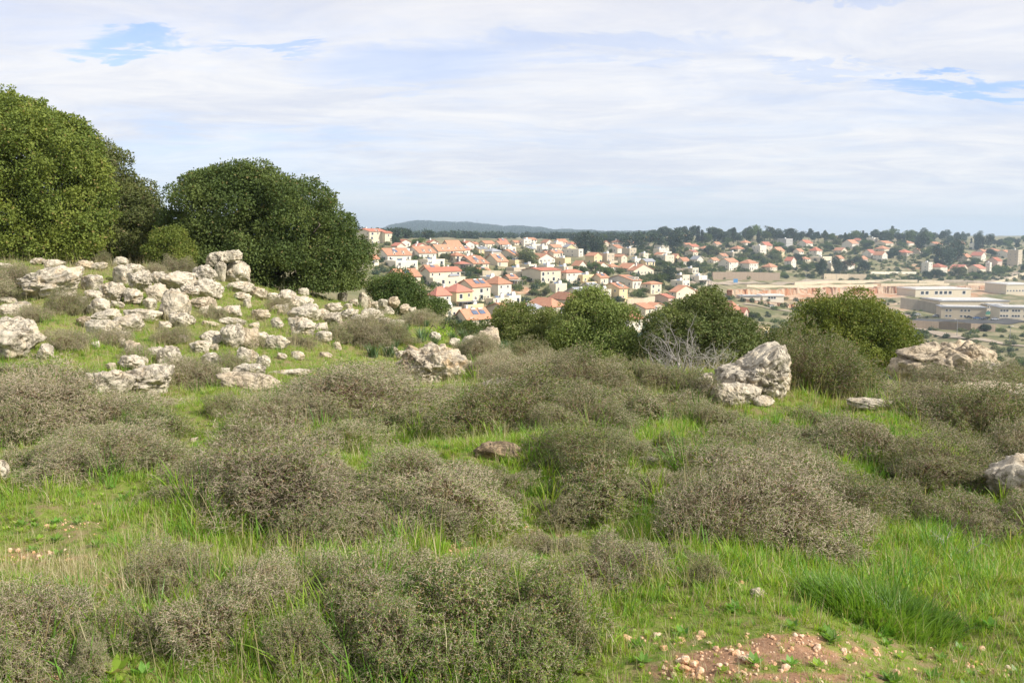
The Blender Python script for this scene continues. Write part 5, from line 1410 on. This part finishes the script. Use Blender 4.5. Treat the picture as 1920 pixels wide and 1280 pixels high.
wall_line('low cream street wall in front of the grey roofed house', [(1040,560),(1075,558),(1095,556)], 9, 'retaining_cream')
m, t = new_mat('red_cliff')
tcn = t.add('ShaderNodeTexCoord'); mp = t.add('ShaderNodeMapping', ins={0: tcn.outputs['Object'], 3: (1, 1, .22)})
a1 = t.noise(mp.outputs[0], .16, 8, .72, .6); a2 = t.noise(mp.outputs[0], .6, 6, .7)
c = t.mix(t.ramp(a1, .40, .60), (.36, .165, .085), (.46, .37, .27)); c = t.mix(t.math('MULTIPLY', t.ramp(a2, .5, .68), .6), c, (.30, .16, .095))
finish(t, c, .95, a2, .6, .9, spec=.05)
for pts, h in [([(1372, 556), (1420, 555), (1480, 553), (1540, 552), (1600, 551), (1660, 550), (1688, 550)], 11), ([(1690, 541), (1760, 541), (1850, 541)], 4), ([(1395, 566), (1440, 572), (1500, 577)], 5), ([(1500, 566), (1580, 567), (1660, 566)], 4)]:
    o = wall_line('x', pts, h, 'red_cliff', 'earth_bank', 3.0, 30)
    for kk in ('label', 'category', 'group'): del o[kk]
    o['kind'] = 'structure'
    vs = o.data.vertices; q_ = random.Random(int(pts[0][0]))
    for i in range(0, len(vs), 4):
        dz = q_.uniform(-.35, .25) * h * .35; dy = q_.uniform(-1.2, 1.2)
        vs[i + 1].co.z += dz; vs[i + 2].co.z += dz; vs[i].co.y -= 1.5 + dy; vs[i + 1].co.y += dy + 1.0; vs[i + 2].co.y += 1.0 + dy
# roads
def strip(name, pts, wd, mat, lift=.12, cat=None):
    P = np.array([locate_far(px, py) for px, py in pts]); n = len(P)
    tt = np.linspace(0, n - 1, (n - 1) * 24 + 1); X = np.interp(tt, np.arange(n), P[:, 0]); Yv = np.interp(tt, np.arange(n), P[:, 1])
    d = np.stack([np.gradient(X), np.gradient(Yv)], -1); nn = nrm(np.stack([d[:, 1], -d[:, 0]], -1))
    rows = []
    for k in np.linspace(-.5, .5, 5):
        x = X + nn[:, 0] * wd * k; y = Yv + nn[:, 1] * wd * k
        rows.append(np.stack([x, y, ground(x, y) + lift + .25], -1))
    V = np.stack(rows, 1).reshape(-1, 3); m = len(X)
    F = np.concatenate([(np.arange(m - 1) * 5)[:, None] + np.array([[k, k + 1, k + 6, k + 5]]) for k in range(4)])
    o = link(name, npmesh(name, V, [F], [MATS[mat]], [0])); tag(o, kind='structure'); return o
strip('dirt_road', [(1700,612),(1760,626),(1830,636),(1925,650)], 7, 'pale_road')
strip('road', [(1280,528),(1340,530),(1400,531),(1470,530),(1560,527),(1700,525),(1800,527),(1850,531),(1925,508)], 9, 'pale_road', .15)
strip('path', [(1395,570),(1440,578),(1490,585)], 5, 'pale_road')
strip('parking_lot', [(1700,600),(1780,602),(1860,604),(1925,603)], 16, 'asphalt')
strip('street', [(1085,520),(1120,524),(1150,524),(1175,522)], 9, 'asphalt')
strip('dirt_track', [(1640,575),(1700,590),(1640,600)], 6, 'pale_road')
# cars
def car_proto():
    p = Parts()
    prof = [(-2.1, .35), (-2.15, .8), (-1.3, .95), (2.1, .9), (2.15, .35)]
    def ext(prof, w, m):
        V = [(x, y, z) for y in (-w, w) for x, z in prof]; n = len(prof)
        p.add(V, np.array([(i, (i + 1) % n, n + (i + 1) % n, n + i) for i in range(n)]), m)
        p.add(V, np.array([list(range(n))[::-1]]), m); p.add(V, np.array([list(range(n, 2 * n))]), m)
    ext(prof, .85, 0)
    body = p.mesh('body', [MATS['car_white']])
    p = Parts(); ext([(-1.2, .93), (-.6, 1.4), (1.1, 1.42), (1.8, .91)], .74, 0); cab = p.mesh('window', [MATS['glass_dark']])
    p = Parts(); ext([(-.55, 1.42), (1.05, 1.44), (1.0, 1.48), (-.5, 1.47)], .7, 0); top = p.mesh('roof', [MATS['car_white']])
    f = np.linspace(0, 6.283, 13)[:-1]; p = Parts()
    V = [(.33 * math.cos(t), y, .33 * math.sin(t)) for y in (-.1, .1) for t in f]
    p.add(V, np.array([(i, (i + 1) % 12, 12 + (i + 1) % 12, 12 + i) for i in range(12)])); p.add(V, np.array([list(range(12))[::-1], list(range(12, 24))]))
    whl = p.mesh('wheel', [MATS['rubber']])
    return body, cab, top, whl
CAR = car_proto(); cb_ = {}
for k in ('car_white', 'car_silver', 'car_dark', 'car_blue'):
    b = CAR[0].copy(); b.materials[0] = MATS[k]; c = CAR[2].copy(); c.materials[0] = MATS[k]; cb_[k] = (b, c)
for px, py, k, lab in [(1720,592,'car_white','white car parked left of the school block'),(1755,595,'car_silver','silver car parked at the left corner of the school'),(1779,597,'car_white','white car parked before the school front'),
                       (1797,597,'car_dark','dark car parked right of the white one before the school'),(1816,598,'car_dark','dark car parked below the middle of the school front'),(1831,599,'car_blue','blue car parked by the right end of the school block'),
                       (1846,600,'car_dark','dark car parked just past the school corner'),(1865,601,'car_silver','silver car parked by the green awning'),(1112,523,'car_white','white car parked right of the yellow boxes'),
                       (1122,524,'car_silver','silver car parked in the town street'),(1324,527,'car_white','white car on the road left of the brown wall'),(1446,577,'car_white','white car on the dirt path below the prefab hut')]:
    X, Y, Z = locate_far(px, py)
    t = thing('parked_car', lab, 'car', (X, Y, Z + .37), hr.uniform(-.25, .25), 'parked cars across the valley')
    link('body', cb_[k][0], t); link('window', CAR[1], t); link('roof', cb_[k][1], t)
    for wx in (-1.35, 1.35):
        for wy in (-.78, .78):
            wo_ = link('wheel', CAR[3], t); wo_.location = (wx, wy, .33)
# yellow containers, blue sign, awning, lamps, masts
X, Y, Z = locate_far(1080, 523)
for k in range(3):
    p = Parts(); p.box(-1.0, 1.0, -.8, .8, 0, 1.5, 0); p.box(-1.08, 1.08, -.88, .88, 1.5, 1.65, 0); p.box(-.5, .5, -.86, -.8, 1.0, 1.3, 1)
    o = link('skip_bin', p.mesh('skip_bin', [MATS['yellow_box'], MATS['awning_grey']])); o.location = (X + k * 2.6, Y - 3, Z + 3.0 * 0 + .3)
    tag(o, ['leftmost yellow bin in the town street', 'middle yellow bin in the town street', 'rightmost yellow bin in the town street'][k], 'bin', 'yellow bins')
X, Y, Z = locate_far(1379, 533)
t = thing('road_sign', 'blue road sign beside the valley road', 'sign', (X, Y, Z), 0)
p = Parts(); p.box(-1.6, 1.6, -.1, 0, 1.2, 4.0, 0); link('panel', p.mesh('panel', [MATS['blue_sign']]), t)
p = Parts(); p.box(-1.3, -1.15, .01, .15, -1, 3.8, 0); p.box(1.15, 1.3, .01, .15, -1, 3.8, 0); link('post', p.mesh('post', [MATS['metal']]), t)
X, Y, Z = locate_far(1862, 596)
t = thing('awning', 'dark green shade awning beside the school', 'awning', (X, Y, Z), 0)
p = Parts(); p.add([(-9, -4, 2.6), (9, -4, 2.4), (9, 4, 3.0), (-9, 4, 3.2), (0, 0, 4.4)], np.array([(0, 1, 4), (1, 2, 4), (2, 3, 4), (3, 0, 4)]), 0); link('canopy', p.mesh('canopy', [MATS['green_shade']]), t)
for xx, yy in ((-8.8, -3.8), (8.8, -3.8), (8.8, 3.8), (-8.8, 3.8)):
    p = Parts(); p.box(xx - .08, xx + .08, yy - .08, yy + .08, -1, 2.7, 0); link('post', p.mesh('post', [MATS['metal']]), t)
def lamp(px, py, h_px, lab, mast=False):
    X, Y, Z = locate_far(px, py); H = h_px * Y / FPX
    t = thing('radio_mast' if mast else 'street_lamp', lab, 'mast' if mast else 'street lamp', (X, Y, Z), hr.uniform(0, 3), None if mast else 'street lamps across the valley')
    V, F = tubes([(0, 0, -1)], [(0, 0, H)], .16 if not mast else .7, .1 if not mast else .25, 8)
    link('pole', npmesh('pole', V, [F], [MATS['metal']], [0], True), t)
    if not mast:
        V, F = tubes([(0, 0, H)], [(1.6, 0, H + .25)], .08, .07, 6); link('arm', npmesh('arm', V, [F], [MATS['metal']], [0], True), t)
        p = Parts(); p.box(1.4, 2.3, -.18, .18, H + .15, H + .32, 0); link('lamp_head', p.mesh('lamp_head', [MATS['frame_white']]), t)
    else:
        for k in range(4):
            z = H * (.5 + .12 * k); p = Parts(); p.box(-1.6, 1.6, -.1, .1, z, z + .5, 0); link('crossbar', p.mesh('crossbar', [MATS['metal']]), t)
for px, py, h, lab in [(1350,522,14,'street lamp before the left part of the brown wall'),(1425,524,15,'street lamp before the right part of the brown wall'),(1511,528,20,'street lamp right of the dark rubble wall'),(1568,527,12,'street lamp before the tan retaining wall'),
                       (1275,512,12,'street lamp by the shorter dark wall piece'),(1794,630,30,'tall lamp post between the dirt road and the brown wall'),(1893,640,28,'tall lamp post at the right end of the dirt road'),(1358,495,24,'tall utility pole by the white stepped villa'),
                       (1616,494,22,'utility pole over the trees by the bare mound'),(1699,500,20,'lamp above the bare mound'),(1150,522,14,'street lamp in the town street')]:
    lamp(px, py, h, lab)

# ------------------------------------------------------------------ distant trees
def far_crown(kind, seed):
    rs = np.random.RandomState(seed)
    if kind == 'cypress':
        L = [(0, 0, .2 + .13 * k, .13 - .012 * k, .13 - .012 * k, .14) for k in range(6)]; return crown_mesh(L, 1500, .07, seed, 'cypress_leaf', .06, zmin=.04)
    if kind == 'pine':
        L = [(rs.normal(0, .13), rs.normal(0, .13), .45 + .1 * k, .26 - .03 * k + rs.uniform(0, .06), .26 - .03 * k, .13) for k in range(5)]
        return crown_mesh(L, 2600, .075, seed, 'pine_needles', .10, zmin=.22)
    L = [(rs.normal(0, .2), rs.normal(0, .2), rs.uniform(.3, .7), rs.uniform(.22, .36), rs.uniform(.22, .36), rs.uniform(.2, .3)) for k in range(5)]
    return crown_mesh(L, 2800, .075, seed, {'olive': 'far_olive', 'green': 'oak_leaf', 'dark': 'pine_needles'}[kind], .12, zmin=.05)
FT = {'cypress': [far_crown('cypress', 1), far_crown('cypress', 2)], 'pine': [far_crown('pine', k) for k in (3, 4, 5)], 'olive': [far_crown('olive', k) for k in (6, 7, 8)],
      'green': [far_crown('green', k) for k in (9, 10)], 'dark': [far_crown('dark', k) for k in (11, 12, 13)]}
V, F = tubes([(0, 0, -.15), (0, 0, .35)], [(0, 0, .35), (.02, 0, .62)], np.array([.045, .03]), np.array([.03, .012]), 6)
FTRUNK = npmesh('trunk', V, [F], [MATS['bark']], [0], True)
KN = {'cypress': 'narrow dark cypress', 'pine': 'dark green pine', 'olive': 'olive green leafy tree', 'green': 'mid green round tree', 'dark': 'dark evergreen tree'}
def far_tree(kind, px, py, h_px, zone, wf=1.0, label=None):
    X, Y, Z = locate_far(px, py); H = h_px * Y / FPX
    t = thing({'cypress': 'cypress_tree', 'pine': 'pine_tree'}.get(kind, 'tree'), label or f'{KN[kind]} {zone}', 'tree', (X, Y, Z), hr.uniform(0, 6.28), f'{KN[kind]}s {zone}')
    k = H if kind == 'cypress' else H * wf
    t.scale = (k * hr.uniform(.85, 1.15), k * hr.uniform(.85, 1.15), H)
    link('crown', hr.choice(FT[kind]), t); link('trunk', FTRUNK, t)
# hand placed ones that stand out
for kind, px, py, h, wf, lab in [('dark', 740, 466, 26, .75, 'leaning dark tree right of the topmost apartment house'), ('green', 786, 466, 22, 1, 'small conical green tree behind the second upper house'), ('dark', 868, 474, 22, .8, 'dark palm like tree by the long stepped roof'),
    ('olive', 992, 500, 36, 1.1, 'round yellow green tree beside the white gable front'), ('cypress', 936, 480, 22, 1, 'dark cypress left of the long shaded gable'), ('cypress', 942, 482, 18, 1, 'second dark cypress left of the long shaded gable'),
    ('dark', 1098, 478, 46, .8, 'tallest dark cypress clump behind the upper town'), ('dark', 1112, 480, 36, .9, 'dark tree right of the tallest cypress clump'), ('olive', 1118, 478, 30, 1.2, 'broad olive tree behind the twin tower block'),
    ('dark', 1190, 470, 34, 1.0, 'dark round pine right of the lone white house'), ('dark', 1255, 475, 46, 1.0, 'large dark pine left of the pinkish long roof'), ('pine', 1284, 462, 34, 1.1, 'umbrella pine above the pinkish long roof'),
    ('cypress', 1316, 456, 24, 1, 'grey cypress at the left end of the skyline wood'), ('dark', 1255, 528, 30, .9, 'dark tree in front of the shorter dark wall'), ('green', 1135, 520, 22, 1.1, 'green street tree left of the car park'),
    ('green', 1110, 508, 18, 1.2, 'round street tree by the low broad roof'), ('olive', 1022, 555, 18, 1.2, 'thin yellowish tree before the big tan block'), ('green', 882, 515, 16, 1.6, 'spreading dark green tree over the cream retaining wall'),
    ('green', 900, 517, 14, 1.5, 'green tree right over the cream retaining wall'), ('dark', 945, 522, 14, .8, 'small clipped tree against the cream wall'), ('olive', 832, 490, 20, 1, 'yellow leaved tree before the third upper house'),
    ('dark', 1765, 500, 46, .85, 'huge dark pine in the middle of the right distance'), ('pine', 1728, 478, 40, .8, 'tall dark pine right of the red hip roof'), ('dark', 1794, 490, 44, .7, 'second huge dark pine right of the mast'),
    ('dark', 1622, 510, 24, .8, 'dark round tree beside the symmetrical gabled house'), ('dark', 1541, 522, 40, .45, 'tall narrow dark tree above the upper terrace wall'), ('dark', 1574, 515, 34, .7, 'dark tree left of the symmetrical gabled house'),
    ('green', 1410, 600, 18, 1.2, 'yellow green tree right of the red edged gable'), ('green', 1240, 540, 30, .8, 'green tree in front of the large cream gable'), ('olive', 1805, 518, 24, 1, 'yellow green tree before the pale villa'),
    ('dark', 1745, 521, 16, 1.2, 'round dark shrub tree under the tall white block'), ('dark', 1762, 522, 18, 1.1, 'round dark shrub tree under the red hipped villa'), ('green', 1872, 516, 20, 1.2, 'broad green tree at the right by the road wall'),
    ('green', 1830, 522, 12, 1.6, 'low spreading tree above the curved road wall'), ('cypress', 1831, 468, 26, 1, 'lone cypress by the last pines'), ('dark', 1842, 468, 34, .7, 'tall pointed evergreen right of the lone cypress'),
    ('dark', 1850, 622, 16, 1.2, 'dark round shrub tree by the end of the long brown wall'), ('olive', 750, 462, 14, 1.3, 'yellowish tree right of the leaning dark one'), ('dark', 695, 430, 8, 1.2, 'tree top poking over the topmost roof')]:
    far_tree(kind, px, py, h, '', wf, lab)
tr = random.Random(31)
def blocked(px, py):
    return any(abs(px - hx - 4) < 15 and -14 < (py - hy) < 2 for hx, hy, _ in HN)
def near_house(kind, px, py, pre=''):
    for dist, k in sorted(((px - hx) ** 2 + ((py - hy) * 1.5) ** 2, i) for i, (hx, hy, _) in enumerate(HN))[:14]:
        hx, hy, hl = HN[k]; dx, dy = px - hx, (py - hy) * 1.5
        rel = ('right of' if dx > 0 else 'left of') if abs(dx) > abs(dy) else ('below' if dy > 0 else 'above')
        for q in ('', 'second ', 'third ', 'fourth '):
            lab = f'{q}{pre}{KN[kind]} {rel} the {hl}'
            if len(lab.split()) <= 16 and lab not in _used:
                _used[lab] = 1; return lab
    return None
# skyline wood
for k in range(88):
    px = 1085 + k * 9.7 + tr.uniform(-5, 5)
    py = 452 + tr.uniform(-2, 5) + (5 if px > 1820 else 0)
    top = np.interp(px, [1085, 1180, 1260, 1400, 1500, 1570, 1680, 1760, 1840, 1930], [14, 18, 26, 28, 24, 18, 24, 22, 12, 9])
    kd = tr.choice(['pine', 'dark', 'dark', 'pine', 'cypress', 'green'])
    far_tree(kd, px, py, top * tr.uniform(.75, 1.15), 'in the wood along the skyline', tr.uniform(.7, 1.1), near_house(kd, px, py, 'skyline '))
n = 0
while n < 118:
    px = tr.uniform(1190, 1925); py = tr.uniform(456, 512)
    if blocked(px, py) or (1620 < px < 1725 and py > 490): continue
    kd = tr.choice(['olive', 'olive', 'green', 'dark', 'green', 'dark', 'pine', 'cypress'])
    far_tree(kd, px, py, tr.uniform(8, 17), 'among the far hillside houses', tr.uniform(.9, 1.35), near_house(kd, px, py)); n += 1
n = 0
while n < 52:
    px = tr.uniform(700, 1260); py = tr.uniform(455, 580)
    lo = np.interp(px, [700, 850, 1000, 1260], [500, 580, 585, 560])
    if blocked(px, py) or py > lo: continue
    kd = tr.choice(['olive', 'olive', 'green', 'dark', 'green'])
    far_tree(kd, px, py, tr.uniform(7, 13), 'in the gardens of the hillside town', tr.uniform(1.0, 1.5), near_house(kd, px, py)); n += 1
# uncountable scrub on the slopes and the wood on the blue hill
bpro = []
for k, m in enumerate(('far_olive', 'oak_leaf', 'pine_needles')):
    L = [(0, 0, .3, .55, .55, .35), (.3, .1, .25, .35, .35, .28)]
    bpro.append(bpy.data.objects.new('scrub_bush_proto', crown_mesh(L, 420, .16, 60 + k, m, .2, zmin=0)))
rsx = np.random.RandomState(9)
def scrub_field(name, pxr, pyr, n, size, protos, label, cat, avoid=True, zone=None):
    P = []; S = []
    i = 0
    pxs = rsx.uniform(*pxr, n); pys = rsx.uniform(*pyr, n)
    for px, py in zip(pxs, pys):
        if avoid and (1740 < px < 1925 and 560 < py < 606): continue
        if (1336 < px < 1560 and 524 < py < 536) or (1700 < px and 606 < py < 614): continue
        if zone and not zone(px, py): continue
        X, Y, Z = locate(px, py, 230, 2600, 500)
        P.append((X, Y, Z)); S.append(size * rsx.uniform(.5, 1.5))
    P = np.array(P); rot = np.stack([np.zeros(len(P)), np.zeros(len(P)), rsx.uniform(0, 6.28, len(P))], -1)
    return scatter(name, P, rot, S, protos, label, cat)
scrub_field('scrub', (1280, 1930), (560, 720), 850, 2.3, bpro, 'low scrub covering the valley slopes', 'scrub')
scrub_field('hillside_scrub', (1180, 1930), (455, 528), 1800, 3.0, bpro, 'low garden scrub between the far hillside houses', 'scrub', False)
scrub_field('garden_shrubbery', (700, 1320), (455, 640), 1100, 2.4, bpro, 'garden shrubbery between the town houses', 'scrub', False)
# forest on the blue hill
fp = []
for k in range(2):
    L = [(0, 0, .5, .45, .45, .5)]
    fp.append(bpy.data.objects.new('forest_tree_proto', crown_mesh(L, 160, .35, 70 + k, 'pine_needles', .25, zmin=0)))
n = 9000
yy = rsx.uniform(3300, 5000, n); uu = (rsx.uniform(600, 1250, n) - 960) / FPX
P = np.stack([uu * yy, yy, ground(uu * yy, yy)], -1)
scatter('forest', P, np.stack([np.zeros(n), np.zeros(n), rsx.uniform(0, 6, n)], -1), rsx.uniform(8, 17, n), fp, 'pine forest covering the blue hill on the skyline', 'forest')
n = 4200
yy = np.exp(rsx.uniform(math.log(620), math.log(2700), n)); uu = (rsx.uniform(620, 1240, n) - 960) / FPX
zz = ground(uu * yy, yy); ppx, ppy = project(uu * yy, yy, zz)
k = (ppy < np.interp(ppx, [640, 760, 850, 1000, 1100, 1240], [449, 447, 448, 447.5, 452, 452])); uu, yy, zz = uu[k], yy[k], zz[k]; n = len(yy)
scatter('woodland', np.stack([uu * yy, yy, zz], -1), np.stack([np.zeros(n), np.zeros(n), rsx.uniform(0, 6, n)], -1), rsx.uniform(3.5, 7.5, n), fp, 'distant woodland behind the upper town', 'woodland')
for px, h, lab in [(895, 16, 'thin radio mast on the blue hill'), (908, 12, 'shorter radio mast on the blue hill'), (1053, 14, 'radio mast at the right end of the blue hill')]:
    Y = 4500.; X = (px - 960) / FPX * Y; Z = float(ground(X, Y)); H = h * Y / FPX
    t = thing('radio_mast', lab, 'mast', (X, Y, Z), 0)
    V, F = tubes([(0, 0, -2)], [(0, 0, H)], 1.3, .5, 6); link('pole', npmesh('pole', V, [F], [MATS['metal']], [0], True), t)
    p = Parts(); p.box(-4, 4, -.5, .5, H * .75, H * .78, 0); link('crossbar', p.mesh('crossbar', [MATS['metal']]), t)

# ------------------------------------------------------------------ haze: one even volume round everything
m = bpy.data.materials.new('haze'); m.use_nodes = True; t = NT(m.node_tree); t.n.clear()
pv = t.add('ShaderNodeVolumePrincipled', ins={'Color': (.66, .83, 1.0, 1), 'Density': 0.00018, 'Anisotropy': 0.2})
t.add('ShaderNodeOutputMaterial', ins={'Volume': pv.outputs[0]})
p = Parts(); p.box(-7100, 7100, -7100, 7100, -260, 120, 0)
o = link('haze', p.mesh('haze', [m])); tag(o, kind='stuff')
